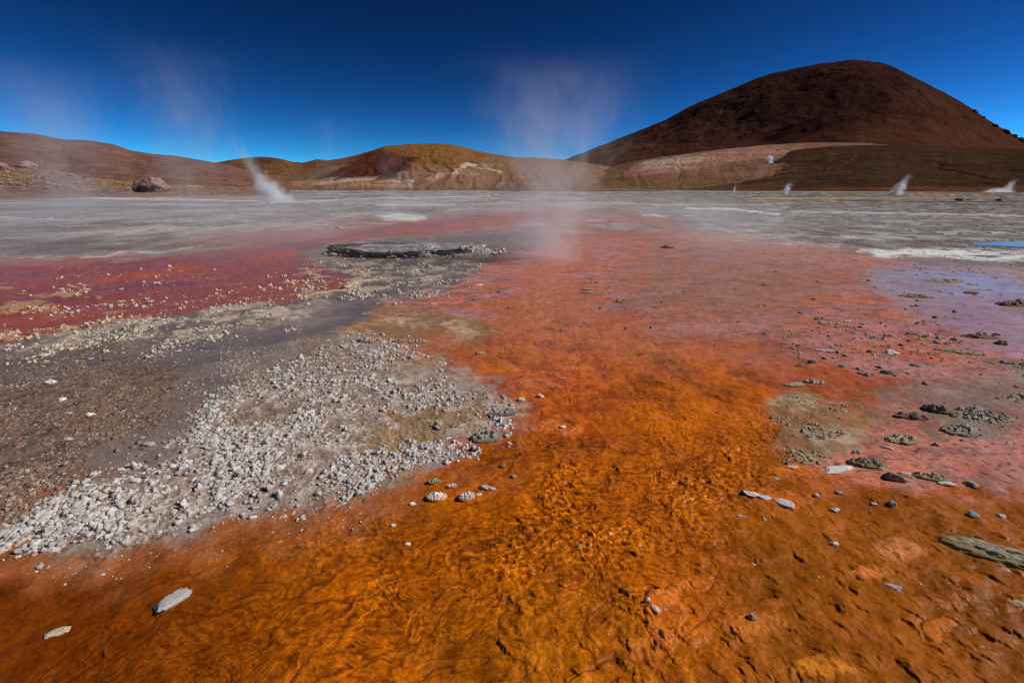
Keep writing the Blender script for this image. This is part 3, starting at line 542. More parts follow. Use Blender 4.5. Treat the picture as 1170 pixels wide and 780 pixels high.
def field(name, stuff_name, n_ind, x, y, r, kind, mat, label, cat, group, sink=.95, extra=None, tiny=False):
    z = gz_at(x, y); d = np.hypot(x, y); o = np.argsort(-r/d); me = variants(kind, mat)
    for q, i in enumerate(o[:n_ind]):
        ob = link(name, me[q % len(me)], label, cat, group, loc=(x[i], y[i], z[i]-sink*r[i]*.3), rot=(random.gauss(0, .15), random.gauss(0, .15), random.uniform(0, 6.28)))
        ob.scale = (r[i]*random.uniform(.8, 1.25), r[i]*random.uniform(.8, 1.2), r[i]*random.uniform(.75, 1.25))
    rest = o[n_ind:]
    if stuff_name and len(rest):
        VV, FF, HH, TT = [], [], [], []; off = 0; base = TINY if tiny else LOWP['knob' if kind == 'knob' else 'rock']
        for q, i in enumerate(rest):
            P, f = base[q % len(base)]; a = random.uniform(0, 6.28); ca, sa = math.cos(a), math.sin(a)
            s = r[i]*np.array([random.uniform(.8, 1.25), random.uniform(.8, 1.2), random.uniform(.75, 1.25)]); W = P*s
            VV.append(np.stack([W[:, 0]*ca-W[:, 1]*sa+x[i], W[:, 0]*sa+W[:, 1]*ca+y[i], W[:, 2]+z[i]-sink*r[i]*.3], 1)); FF.append(f+off); off += len(P)
            HH.append(np.clip(P[:, 2]+.1, 0, 1)); TT.append(np.full(len(P), random.random()))
        m = mesh_from(stuff_name, np.concatenate(VV), np.concatenate(FF), MAT[mat]); setf(m, 'height', np.concatenate(HH)); setf(m, 'tone', np.concatenate(TT))
        link(stuff_name, m, kind='stuff', label=extra)

# white nodule bed
def acc_white(px, py, x, y):
    n = fbm(x, y, 1.6, 4, 401); n2 = fbm(x, y, 5, 3, 402)
    core = ss(95, 25, stroke(px, py, [(470, 395), (400, 430), (330, 470), (250, 520), (150, 575), (40, 620)], 1.2)); core = np.maximum(core, ss(50, 15, stroke(px, py, [(590, 470), (500, 460), (400, 460)], 1.5)))
    core = np.maximum(core, .8*ss(40, 10, stroke(px, py, [(580, 505), (500, 520), (400, 545)], 1.2)))
    hole = ss(-8, 8, sdf(px, py, [(410, 488), (500, 470), (560, 478), (560, 500), (480, 508), (400, 512)])); hole *= ss(-5, 8, sdf(px, py, [(440, 418), (490, 408), (500, 428), (455, 436)]))*ss(-5, 10, sdf(px, py, [(270, 470), (320, 455), (320, 475), (270, 490)]))
    return hole*(.10 + .9*core)*(.14 + .86*ss(-.3, .35, n+.7*n2))
x, y, r = scatter(11000, WHITE, acc_white, .005, .038, 3.6, soft=5)
field('sinter_nodule', 'sinter_gravel', 300, x, y, r*np.clip(.8+.07*np.hypot(x, y), .9, 1.25), 'knob', 'white', 'knobbly white sinter nodule in the broad pale bed beside the orange stream', 'sinter nodule', 'white sinter nodules of the broad pale bed')
# brown gravel bed
x, y, r = scatter(6000, GRAVEL, lambda px, py, x, y: .15+.85*ss(-.3, .3, fbm(x, y, 2, 4, 411)), .005, .026, 2.6, soft=30)
field('brown_pebble', 'brown_gravel', 150, x, y, r, 'rock', 'brown', 'rough brown pebble in the dark gravel bed on the grey mud', 'pebble', 'brown pebbles of the dark gravel bed')
x, y, r = scatter(2600, [(0, 415), (200, 400), (330, 400), (300, 440), (220, 500), (60, 590), (0, 600)], lambda px, py, x, y: .12+.88*ss(-.1, .4, fbm(x, y, 2, 4, 421)), .005, .022, 2.8)
field('grey_pebble', 'mud_gravel', 60, x, y, r, 'knob', 'grey', 'grey pebble on the bare mud between the brown gravel and the white bed', 'pebble', 'grey pebbles on the bare mud')
x, y, r = scatter(1600, [(250, 420), (330, 400), (400, 396), (420, 410), (330, 440), (260, 452)], lambda px, py, x, y: .1+.9*ss(-.1, .3, fbm(x, y, 2, 4, 425)), .008, .024, 2.2)
field('grey_nodule', 'grey_gravel', 60, x, y, r, 'knob', 'grey', 'dull grey nodule along the upper edge of the broad white bed', 'sinter nodule', 'grey nodules along the upper edge of the white bed')
# cream crust knobs along the purple mat and in front of the mound
x, y, r = scatter(1100, [(-40, 408), (60, 388), (150, 368), (240, 353), (345, 345), (352, 352), (300, 374), (190, 392), (90, 406)], lambda px, py, x, y: .05+.95*ss(-.05, .35, fbm(x, y, 1.8, 4, 431)), .012, .04, 2.2)
field('crust_nodule', 'crust_gravel', 90, x, y, r, 'knob', 'tan', 'cream crust knob on the pale strip between purple mat and grey mud', 'sinter knob', 'cream knobs of the pale strip')
x, y, r = scatter(900, [(335, 322), (372, 300), (470, 297), (550, 300), (540, 314), (480, 330), (420, 338), (345, 340)], lambda px, py, x, y: .03+.97*ss(.02, .35, fbm(x, y, 1.8, 4, 441)), .02, .055, 2.2)
field('crust_lump', 'mound_gravel', 90, x, y, r, 'knob', 'tan', 'cream sinter lump on the grey mud just below the low geyser mound', 'sinter lump', 'cream lumps below the geyser mound')
x, y, r = scatter(330, [(-20, 330), (100, 318), (250, 312), (330, 312), (380, 322), (330, 344), (250, 354), (150, 366), (60, 386), (-20, 394)], lambda px, py, x, y: .03+.97*ss(.18, .42, fbm(x*.6, y, 1.3, 4, 451)), .02, .06, 2.0)
field('mat_nodule', None, 330, x, y, r*.9, 'knob', 'tan', 'yellowish sinter knob poking through the purple red mat', 'sinter knob', 'yellowish knobs of the purple red mat')
# grey-olive patches
PP1 = [(862, 478), (900, 458), (960, 462), (975, 480), (960, 506), (938, 530), (905, 522), (868, 498)]
x, y, r = scatter(420, PP1, lambda px, py, x, y: .05+.95*ss(-.1, .35, fbm(x, y, 3, 4, 461)), .007, .022, 1.8)
field('olive_nodule', 'olive_gravel', 120, x, y, r, 'knob', 'olive', 'olive grey nodule in the isolated pale patch within the orange mat', 'sinter nodule', 'olive nodules of the isolated pale patch')
PP2 = [(1050, 462), (1090, 470), (1120, 440), (1180, 415), (1240, 420), (1240, 480), (1150, 500), (1095, 500), (1075, 488)]
x, y, r = scatter(480, PP2, lambda px, py, x, y: .03+.97*ss(.0, .35, fbm(x, y, 2.4, 4, 471)), .009, .028, 1.8)
field('mud_nodule', 'nodule_gravel', 160, x, y, r, 'knob', 'grey', 'dark grey nodule in the muddy patch near the lavender pool', 'sinter nodule', 'dark grey nodules of the muddy patch')
# pebbles strewn over the red flat
x, y, r = scatter(300, [(560, 345), (700, 285), (900, 290), (1010, 300), (1200, 340), (1200, 410), (1000, 432), (880, 410), (700, 385)], lambda px, py, x, y: .08+.92*ss(.1, .4, fbm(x, y, 1.1, 4, 481)), .012, .05, 3.0)
field('dark_pebble', None, 300, x, y, r, 'rock', 'dark', 'small dark pebble strewn over the red mat of the wide flat', 'pebble', 'dark pebbles strewn over the red mat')
x, y, r = scatter(160, [(980, 385), (1010, 372), (1060, 374), (1100, 400), (1080, 405), (1020, 395)], lambda px, py, x, y: .1+.9*ss(-.1, .3, fbm(x, y, 2, 4, 491)), .014, .035, 2)
field('grey_lump', None, 160, x, y, r, 'knob', 'grey', 'grey knob of the small cluster just below the lavender pool', 'sinter knob', 'grey knobs clustered below the lavender pool')
x, y, r = scatter(120, [(900, 385), (960, 372), (985, 385), (1000, 402), (950, 405), (905, 398)], lambda px, py, x, y: .1+.9*ss(-.1, .3, fbm(x, y, 2, 4, 492)), .01, .028, 2)
field('pale_lump', None, 120, x, y, r, 'knob', 'tan', 'pale knob of the loose cluster on the salmon mat', 'sinter knob', 'pale knobs on the salmon mat')
x, y, r = scatter(200, [(600, 560), (700, 430), (860, 420), (1190, 430), (1190, 640), (900, 690), (700, 700)], lambda px, py, x, y: .2+.8*ss(-.1, .3, fbm(x, y, 1.1, 4, 493)), .003, .010, 2.5)
field('orange_pebble', None, 200, x, y, r, 'rock', 'olive', 'tiny pebble half sunk in the orange mat', 'pebble', 'tiny pebbles sunk in the orange mat')
x, y, r = scatter(900, [(620, 240), (800, 246), (1000, 262), (1200, 285), (1200, 232), (900, 229), (640, 228)], lambda px, py, x, y: .1+.9*ss(-.1, .4, fbm(x, y, .4, 4, 495)), .02, .085, 3)
field('mud_clod', 'clod_gravel', 120, x, y, r, 'rock', 'dark', 'dark clod on the far speckled grey flat below the mountain', 'clod', 'dark clods on the far grey flat')
x, y, r = scatter(3600, [(560, 350), (640, 285), (760, 268), (900, 285), (1010, 300), (1200, 340), (1200, 420), (1000, 445), (880, 440), (700, 395)], lambda px, py, x, y: .04+.96*ss(.0, .45, fbm(x, y, 1.3, 5, 501)), .003, .022, 3.0, soft=20)
field('mat_grit', 'mat_gravel', 0, x, y, r, 'knob', 'olive', '', '', '', extra='fine olive grit on the red mat', tiny=True)
x, y, r = scatter(2200, [(-20, 322), (200, 306), (380, 300), (420, 312), (330, 344), (150, 366), (-20, 394)], lambda px, py, x, y: .03+.97*ss(.1, .45, fbm(x*.5+y*.2, y, 1.3, 5, 502)), .006, .03, 3.0, soft=5)
field('cream_grit', 'cream_gravel', 0, x, y, r, 'knob', 'tan', '', '', '', extra='fine cream grit on the purple red mat', tiny=True)
x, y, r = scatter(6000, [(620, 236), (800, 236), (1000, 236), (1220, 240), (1220, 300), (1060, 300), (900, 280), (760, 264), (640, 256)], lambda px, py, x, y: .1+.9*ss(-.05, .4, fbm(x, y*.7, .35, 5, 503)), .012, .07, 3.0, soft=4)
field('plain_grit', 'pale_gravel', 0, x, y, r, 'rock', 'white', '', '', '', extra='pale crust rubble on the far flat', tiny=True)
x, y, r = scatter(5000, [(620, 236), (800, 236), (1000, 236), (1220, 240), (1220, 320), (1060, 306), (900, 284), (760, 264), (640, 256)], lambda px, py, x, y: .1+.9*ss(.0, .45, fbm(x, y*.7, .4, 5, 504)), .012, .07, 3.0, soft=4)
field('plain_grit', 'dark_gravel', 0, x, y, r, 'rock', 'dark', '', '', '', extra='dark crust rubble on the far flat', tiny=True)
x, y, r = scatter(3500, [(-40, 240), (300, 240), (540, 240), (500, 262), (300, 275), (0, 296), (-40, 300)], lambda px, py, x, y: .1+.9*ss(.0, .45, fbm(x, y*.7, .4, 5, 505)), .012, .06, 3.0, soft=4)
field('plain_grit', 'grey_rubble', 0, x, y, r, 'rock', 'grey', '', '', '', extra='grey crust rubble on the far flat', tiny=True)
x, y, r = scatter(90, [(0, 650), (200, 625), (420, 560), (440, 590), (330, 625), (120, 665)], lambda px, py, x, y: np.full(px.shape, .6), .004, .012, 2.5)
field('shore_pebble', None, 90, x, y, r, 'knob', 'white', 'tiny pale pebble on the rusty shore below the broad white bed', 'pebble', 'tiny pale pebbles on the rusty shore')

# ------------------------------------------------------------------ single stones, each with its own shape
SEED = [1000]
def single(name, px, py, wpx, mat, label, kind='stone', asp=.7, tall=.55, ang=0.0, cat='stone', sub=4):
    SEED[0] += 1; x, y = at(px, py); x, y = float(x), float(y); z = float(gz_at(x, y)[0])
    dep = math.sqrt(x*x+y*y+CAMH**2)*math.cos(math.atan2(abs(py-CY), FPX)); r = wpx/2*dep/FPX
    if kind == 'knob': P, f = knob(SEED[0], sub, 9, 1); P = P/np.abs(P[:, 0]).max()*np.array([1, asp, tall])
    elif kind == 'pile':                       # lumps grown together on one crust
        r0 = np.random.default_rng(SEED[0]); NN = 72; g1 = np.linspace(-1, 1, NN); U, W_ = np.meshgrid(g1, g1)
        ee = U*U+W_*W_; hgt = .12*np.clip(1-ee, 0, 1)**.5
        for i in range(46):
            q = r0.normal(size=2)*.42; rr_ = r0.uniform(.06, .22); h_ = r0.uniform(.35, .95)
            if q@q > .8: continue
            dd = ((U-q[0])**2 + ((W_-q[1])*max(asp, .5))**2)/rr_**2; hgt = np.maximum(hgt, np.sqrt(np.clip(1-dd, 0, 1))*rr_*h_*2.6*(1-.5*(q@q)))
        nz = fbm(U*1.0, W_*1.0, 5, 3, SEED[0]); hgt = hgt*(1+.5*nz) - .25*ss(.75, 1.05, ee+.25*nz)
        rim_ = np.sqrt(np.maximum(ee, 1e-6)); sq = np.where(rim_ > 1, 1/rim_, 1)
        P = np.stack([U*sq, W_*sq*asp, hgt*tall*1.7-.03], -1).reshape(-1, 3); f = gridfaces(NN, NN)
    elif kind == 'block':
        v, f = ICO[sub]; P = np.sign(v)*np.abs(v)**.62; rr_ = 1+.24*n3d(v, 1.5, SEED[0])+.17*n3d(v, 3.6, SEED[0]+1)+.13*n3d(v, 8, SEED[0]+2)+.07*n3d(v, 16, SEED[0]+3); P = P*rr_[:, None]*np.array([1, asp, tall]); P = P/np.abs(P[:, 0]).max(); P[:, 2] = np.maximum(P[:, 2], -.1)
    else: P, f = stone(SEED[0], sub, 1, asp, tall); P = P/np.abs(P[:, 0]).max()
    me = stone_mesh(name, P*r, f, MAT[mat])
    return link(name, me, label, cat, loc=(x, y, z+(.012 if kind == 'pile' else -.04*tall*r)), rot=(0, 0, ang))
SN = [
 ('stone', 198, 687, 36, 'pitted', 'oblong whitish stone with grey pits, alone in the brown shallows', 'block', .46, .36, .94),
 ('stone', 66, 722, 20, 'tan', 'small cream stone, barely above the brown water near the oblong stone', 'block', .5, .25, .5),
 ('stone', 471, 575, 13, 'snow', 'bright white ribbed pebble beside the two little white clumps', 'stone', .7, .6, .3),
 ('sinter_clump', 499, 569, 24, 'snow', 'little white clump of popcorn lumps beside the bright white pebble', 'pile', .6, .4, .1),
 ('sinter_clump', 533, 569, 20, 'snow', 'little white clump with a brown eye, further along the orange stream edge', 'pile', .7, .5, .3),
 ('stone', 547, 566, 8, 'snow', 'tiny upright white pebble just after the clump with a brown eye', 'stone', .7, .9, 0),
 ('stone', 449, 601, 7, 'snow', 'white pebble crowning a small orange hump above the rippled stream', 'stone', .8, .8, 0),
 ('stone', 465, 622, 9, 'snow', 'white cap stone on the rounded orange hump in the stream', 'stone', .7, .6, 0),
 ('sinter_clump', 496, 552, 16, 'olive', 'olive clump between the white bed and the little white clumps', 'pile', .6, .5, .1),
 ('sinter_clump', 516, 556, 12, 'tan', 'tan pair of lumps above the little white clumps', 'pile', .5, .5, .3),
 ('sinter_clump', 557, 559, 22, 'tan', 'thin row of tan lumps above the tiny upright pebble', 'pile', .35, .35, -.3),
 ('stone', 575, 534, 8, 'dark', 'dark pointed pebble standing in the orange mat', 'stone', .7, 1.1, 0),
 ('stone', 586, 546, 9, 'grey', 'grey pebble with a pale foot below the dark pointed pebble', 'stone', .8, .9, 0),
 ('stone', 595, 457, 15, 'white', 'white topped stone out in the orange mat past the tip of the white bed', 'stone', .6, .65, 0),
 ('stone', 617, 453, 12, 'tan', 'cream stone just beyond the white topped one in the orange mat', 'stone', .7, .8, .2),
 ('sinter_clump', 575, 473, 40, 'grey', 'long grey ridge of lumps forming the tip of the white bed', 'pile', .35, .3, .25, 'sinter clump', 5),
 ('sinter_clump', 556, 500, 40, 'grey', 'dark topped heap of lumps at the corner of the white bed by the stream', 'pile', .7, .45, .3, 'sinter clump', 5),
 ('stone', 642, 489, 10, 'snow', 'white speck of stone on a salmon hump in the orange mat', 'stone', .7, .5, 0),
 ('stone', 643, 432, 9, 'white', 'flat bluish white chip in the middle of the orange mat', 'flat', .5, .25, 0),
 ('sinter_clump', 423, 390, 28, 'white', 'loose whitish pile on the orange fan beside the grey channel', 'pile', .5, .4, .1),
 ('sinter_clump', 455, 391, 16, 'olive', 'small olive pile next to the whitish pile on the orange fan', 'pile', .5, .4, 0),
 ('sinter_clump', 480, 392, 26, 'olive', 'drawn-out olive row of lumps trailing off the orange fan piles', 'pile', .25, .3, .1),
 ('stone', 548, 404, 14, 'olive', 'flat olive stone alone in the red orange mat', 'stone', .5, .35, 0),
 ('stone', 460, 361, 9, 'dark', 'dark stone on the cream blotch beside the grey channel', 'stone', .6, .5, 0),
 ('sinter_lump', 502, 490, 15, 'grey', 'grey knob inside the bare brown hollow of the white bed', 'knob', .9, .8, 0),
 ('sinter_lump', 518, 489, 11, 'grey', 'smaller grey knob next to its twin in the bare brown hollow', 'knob', .9, .7, 0),
 ('stone', 123, 411, 9, 'brown', 'brown lump standing alone on the dark wet mud above the gravel bed', 'stone', .8, .7, 0),
 ('stone', 57, 437, 10, 'snow', 'white flake lying on the upper edge of the brown gravel', 'flat', .7, .5, 0),
 ('stone', 70, 456, 7, 'snow', 'bright white pebble inside the brown gravel bed', 'stone', .8, .8, 0),
 ('stone', 77, 502, 9, 'snow', 'white lump on the brown gravel toward the white bed', 'knob', .8, .8, 0),
 ('stone', 104, 474, 9, 'snow', 'off-white lump where brown gravel meets grey pebbles', 'knob', .8, .7, 0),
 ('stone', 171, 507, 14, 'white', 'blue grey rounded stone at the tip of the white bed near bare mud', 'stone', .8, .6, 0),
 # right side
 ('stone', 740, 691, 7, 'snow', 'white pebble on top of the big salmon hump', 'stone', .8, 1.1, .4),
 ('sinter_clump', 749, 703, 12, 'snow', 'white crust flecks down the side of the big salmon hump', 'pile', .6, .2, -1.0),
 ('stone', 859, 710, 11, 'grey', 'dark pebble with a white cap ringed by a salmon rim', 'stone', .8, .9, 0),
 ('slab', 857, 566, 18, 'snow', 'narrow white slab, first of three in a slanting line', 'flat', .45, .2, -.5),
 ('slab', 873, 571, 16, 'snow', 'white slab in the middle of the slanting line of three', 'flat', .6, .22, -.4),
 ('slab', 895, 578, 25, 'white', 'broad whitish slab with olive edge, lowest of the slanting three', 'flat', .55, .2, -.4),
 ('stone', 846, 589, 10, 'snow', 'white chip in a dark crack below the slanting slabs', 'flat', .5, .4, -.7),
 ('stone', 1020, 672, 19, 'white', 'pointed pale stone at the end of a dark crack', 'flat', .4, .3, -.5),
 ('stone', 953, 621, 9, 'snow', 'white pebble with an orange foot, alone on the scaly mat', 'stone', .8, .6, 0),
 ('stone', 905, 536, 14, 'white', 'flat bluish stone below the isolated pale patch', 'flat', .5, .3, -.1),
 ('stone', 887, 548, 8, 'olive', 'olive pebble near the flat bluish stone', 'stone', .8, .5, 0),
 ('stone', 932, 567, 6, 'white', 'small white pebble, highest of the loose handful on brown mat', 'stone', .8, .8, 0),
 ('stone', 958, 563, 7, 'white', 'grey white pebble of the loose handful, shadowed on one flank', 'stone', .8, .9, 0),
 ('stone', 998, 575, 7, 'white', 'low pale pebble of the loose handful below the black stone', 'flat', .8, .6, 0),
 ('stone', 1019, 577, 8, 'grey', 'grey pebble at the outer end of the loose handful', 'stone', .8, .9, 0),
 ('stone', 954, 584, 10, 'snow', 'white edged stone, lowest of the loose handful on brown mat', 'flat', .7, .6, -.4),
 ('slab', 958, 536, 38, 'snow', 'white sinter slab below the isolated pale patch, hugging the dark lumps', 'flat', .4, .16, .25),
 ('sinter_clump', 990, 531, 34, 'olive', 'row of black and yellow lumps joined to the white sinter slab', 'pile', .4, .4, -.3, 'sinter clump', 5),
 ('slab', 1008, 536, 12, 'white', 'small white plate at the end of the black and yellow lumps', 'flat', .6, .35, -.3),
 ('stone', 1019, 547, 22, 'dark', 'black stone with white ends below the dark row of lumps', 'stone', .6, .6, -.5),
 ('slab', 1043, 543, 26, 'white', 'thin pale ledge past the black stone, upper piece', 'flat', .3, .2, -.5),
 ('sinter_clump', 1062, 546, 30, 'olive', 'olive lumps along the thin pale ledge', 'pile', .35, .3, -.35),
 ('slab', 1080, 552, 18, 'white', 'pale tip of the thin ledge past the olive lumps', 'flat', .4, .25, -.2),
 ('sinter_clump', 1030, 503, 32, 'olive', 'compact olive clump of knobs in the red mat between patch and mud', 'pile', .5, .3, 0, 'sinter clump', 5),
 ('sinter_clump', 1041, 477, 30, 'dark', 'dark row of sharp lumps in the red mat below the mud patch', 'pile', .35, .35, -.2, 'sinter clump', 5),
 ('sinter_clump', 1073, 470, 26, 'dark', 'black bumpy ridge rising at the inner edge of the muddy patch', 'pile', .5, .5, -.5, 'sinter clump', 5),
 ('sinter_clump', 1098, 493, 34, 'grey', 'wide grey cluster at the lower edge of the muddy patch', 'pile', .6, .35, 0, 'sinter clump', 5),
 ('stone', 978, 517, 9, 'white', 'upright white pebble above the row of black and yellow lumps', 'stone', .7, 1, 0),
 ('slab', 1014, 512, 14, 'tan', 'slim cream plate lying in the red mat under the olive clump', 'flat', .4, .2, -.5),
 ('stone', 1018, 404, 17, 'snow', 'whitish pointed stone with a dark base on the salmon mat', 'stone', .6, .45, 0),
 ('sinter_clump', 930, 437, 20, 'white', 'whitish pile beside a yellow green crust on the orange mat', 'pile', .5, .35, -.2),
 ('sinter_clump', 908, 440, 24, 'moss', 'yellow green crust next to the whitish pile', 'pile', .35, .2, .1),
 ('slab', 946, 401, 26, 'grey', 'thin grey ledge lying on the salmon mat', 'flat', .3, .12, -.2),
 ('stone', 762, 283, 16, 'dark', 'dark lumpy rock at the far edge of the red flat', 'stone', .6, .4, 0),
 ('stone', 752, 351, 18, 'dark', 'flat dark flake in the middle of the red flat', 'flat', .4, .16, -.1),
 ('stone', 708, 345, 8, 'dark', 'small dark stone up from the flat dark flake', 'stone', .8, .8, 0),
 ('sinter_clump', 670, 335, 14, 'moss', 'yellow crusty lump in the red flat near the orange fan', 'pile', .4, .35, 0),
 ('slab', 669, 331, 16, 'moss', 'thin yellow ledge behind the yellow crusty lump', 'flat', .3, .12, 0),
 ('stone', 876, 326, 12, 'dark', 'dark flat stone on the orange red tongue of the flat', 'stone', .6, .35, 0),
 ('slab', 1078, 321, 34, 'olive', 'dark and yellow reef lying in the lavender pool', 'pile', .45, .16, -.1),
 ('slab', 1048, 339, 30, 'dark', 'low dark reef at the pink edge of the lavender pool', 'pile', .4, .18, -.2),
 ('stone', 1110, 335, 13, 'dark', 'dark stone alone in the middle of the lavender pool', 'stone', .6, .4, 0),
 ('slab', 1162, 348, 34, 'dark', 'large dark reef in the lavender pool at its outer shore', 'pile', .5, .3, 0),
 ('stone', 1144, 393, 13, 'dark', 'black pyramid-shaped stone in the pink shallows', 'stone', .7, .7, 0),
 ('sinter_clump', 1120, 385, 30, 'dark', 'dark row of lumps beside the black pyramid-shaped stone', 'pile', .35, .3, -.2, 'sinter clump', 5),
 ('slab', 1095, 402, 34, 'olive', 'olive streak of crust below the small grey cluster', 'pile', .25, .1, -.5),
 ('slab', 1138, 634, 80, 'moss', 'large flat slab with green moss and a white crest by the brown mat', 'pile', .34, .13, -.5, 'slab', 4),
 ('slab', 968, 367, 11, 'tan', 'slim cream plate on the red mat below the geyser mound', 'flat', .4, .25, .3),
 ('stone', 548, 326, 12, 'tan', 'cream sliver of stone on the red fan below the geyser mound', 'flat', .4, .3, .5),
 ('stone', 543, 343, 8, 'dark', 'dark pebble on the red fan below the cream sliver', 'stone', .8, .7, 0),
 ('stone', 495, 347, 9, 'tan', 'pinkish chip near the tip of the grey channel', 'flat', .5, .3, .2),
 ('stone', 388, 261, 12, 'grey', 'far grey stone lying in the orange band behind the mound', 'flat', .5, .3, 0),
 ('stone', 542, 255, 7, 'dark', 'dark stone in the grey band behind the geyser mound', 'stone', .8, .7, 0),
 ('stone', 1161, 690, 12, 'olive', 'pale olive stone at the brown mat edge under the mossy slab', 'flat', .6, .3, 0),
 ('stone', 1112, 590, 9, 'white', 'white pebble above the mossy slab', 'stone', .8, .8, 0),
 ('stone', 1143, 590, 8, 'white', 'pale pebble of the pair above the mossy slab', 'stone', .8, .7, .5),
 ('stone', 1110, 553, 13, 'moss', 'mossy pebble with a white lip on the brown mat', 'stone', .6, .4, 0),
]
for q in SN:
    nm, px, py, wp, mt, lb = q[:6]; kd = q[6]; asp, tall = q[7], q[8]; an = q[9] if len(q) > 9 else 0
    single(nm, px, py, wp, mt, lb, 'stone' if kd == 'flat' else kd, asp, tall, an, q[10] if len(q) > 10 else nm.replace('_', ' '), q[11] if len(q) > 11 else 4)

# ------------------------------------------------------------------ the low geyser mound with its dark rim and pool
gxc, gyc = at(464, 288); gxc, gyc = float(gxc), float(gyc)
root = link('geyser_mound', None, 'low round geyser mound with black rim wall, dark pool and white crust', 'geyser mound', loc=(gxc, gyc, 0))
RX, RY = 2.02, 1.05
def rimh(a):                                   # rim height round the mound; a = 0 to the right, -pi/2 towards the camera
    k_ = (a+math.pi) % (2*math.pi)-math.pi; return (.122 + .042*math.cos(a-math.pi*1.08))*(1-.5*math.exp(-((k_+.25)/.75)**2)) + .06*mnoise.noise(Vector((math.cos(a)*3.2, math.sin(a)*3.2, 3)))
def outline(a): return 1 + .16*mnoise.noise(Vector((math.cos(a)*1.6, math.sin(a)*1.6, 8))) + .05*mnoise.noise(Vector((math.cos(a)*5, math.sin(a)*5, 5))) + .03*mnoise.noise(Vector((math.cos(a)*13, math.sin(a)*13, 1)))
prof = [(1.10, -.03), (1.06, .04), (1.03, .18), (1.02, .4), (1.015, .62), (1.02, .82), (1.01, .95), (.985, 1.02), (.95, 1.0), (.92, .93), (.89, .86), (.84, .80)]
NA = 420; V = []
for pr, ph in prof:
    for k in range(NA):
        a = 2*math.pi*k/NA; h = rimh(a); ou = outline(a)
        nn = .05*mnoise.noise(Vector((a*9, pr*9, ph*2.5))) + .04*mnoise.noise(Vector((a*22, pr*16, ph*6))) + .022*mnoise.noise(Vector((a*55, pr*30, ph*12)))
        q = ou*pr + nn*(1 if .05 < ph else .4)
        V.append((RX*q*math.cos(a), RY*q*math.sin(a), ph*h + .6*nn))
V = np.array(V); nf_ = len(prof); F = []
for i in range(nf_-1):
    for k in range(NA): k2 = (k+1) % NA; F.append((i*NA+k, i*NA+k2, (i+1)*NA+k2, (i+1)*NA+k))
MAT['rim'] = stone_material('rim_crust', col(84, 74, 68), col(56, 48, 42), col(40, 36, 34), .9, .25, .7)
me = stone_mesh('rim', V, np.array(F), MAT['rim']); link('rim', me, 'black crusty rim wall', parent=root)
# pool and silt inside
def disc(n_r, n_a, zf, rr):
    P = []
    for i in range(n_r):
        for k in range(n_a):
            a = 2*math.pi*k/n_a; q = outline(a)*rr*(i+1)/n_r; P.append((RX*q*math.cos(a), RY*q*math.sin(a), zf(RX*q*math.cos(a), RY*q*math.sin(a))))
    P.append((0, 0, zf(0, 0))); f = [(i*n_a+k, i*n_a+(k+1) % n_a, (i+1)*n_a+(k+1) % n_a) for i in range(n_r-1) for k in range(n_a)] + [(i*n_a+k, (i+1)*n_a+(k+1) % n_a, (i+1)*n_a+k) for i in range(n_r-1) for k in range(n_a)]
    f += [(k, len(P)-1, (k+1) % n_a) for k in range(n_a)]
    return np.array(P), np.array(f)[:, ::-1]
m, t, N, L, b = nodes_of('pool_water'); b.inputs['Base Color'].default_value = (.016, .018, .022, 1); b.inputs['Roughness'].default_value = .06; b.inputs['IOR'].default_value = 1.33
g = N.new('ShaderNodeNewGeometry'); L.new(bump(t, noise_n(t, g.outputs['Position'], 9, 3), .15, .02), b.inputs['Normal'])
P, f = disc(6, 96, lambda x, y: .104, .9); link('pool', mesh_from('pool', P, f, m), parent=root)
m, t, N, L, b = nodes_of('pool_silt'); g = N.new('ShaderNodeNewGeometry'); a1 = noise_n(t, g.outputs['Position'], 5, 5, .6)
cr = N.new('ShaderNodeMix'); cr.data_type = 'RGBA'; L.new(maprange(t, a1, .4, .62, 0, 1), cr.inputs['Factor']); cr.inputs['A'].default_value = (*col(128, 116, 110), 1); cr.inputs['B'].default_value = (*col(184, 176, 174), 1)
L.new(cr.outputs['Result'], b.inputs['Base Color']); b.inputs['Roughness'].default_value = .35; L.new(bump(t, noise_n(t, g.outputs['Position'], 40, 4), .6, .02), b.inputs['Normal'])
def silt(x, y): return .101 + .05*(mnoise.noise(Vector((x*1.1, y*2.4, 2)))+.25) + .045*max(0, x-.1) + .02*mnoise.noise(Vector((x*6, y*6, 4)))
P, f = disc(40, 160, silt, .93); link('silt_bed', mesh_from('silt_bed', P, f, m), parent=root)
# white crust on the sunny side
V2, F2 = [], []; nx, ny = 180, 110
for j in range(ny):
    for i in range(nx):
        u, v = i/(nx-1), j/(ny-1); x = -.15 + 2.75*u; y = -1.25 + 1.75*v
        e = min(u, 1-u)*4; e2 = min(v, 1-v)*4; env = min(1, e)*min(1, e2)
        nn = mnoise.noise(Vector((x*2.2, y*2.6, 9))) + .5*abs(mnoise.noise(Vector((x*6, y*6, 2)))) + .35*mnoise.noise(Vector((x*14, y*14, 2)))
        ell = max(0, 1-((x-1.2)/1.3)**2-((y+.40)/.85)**2)
        V2.append((x, y, -.05 + min(1, ell*2.2)**.7*(.13 + .11*nn) + .09*math.exp(-((x-1.75)/.16)**2-((y+.2)/.2)**2)))
for j in range(ny-1):
    for i in range(nx-1): F2.append((j*nx+i, j*nx+i+1, (j+1)*nx+i+1, (j+1)*nx+i))
MAT['crust'] = stone_material('white_crust', col(196, 188, 184), col(150, 128, 112), col(120, 108, 100), .8, .3)
link('sinter_crust', stone_mesh('sinter_crust', np.array(V2), np.array(F2), MAT['crust']), 'white knobbly crust', parent=root)
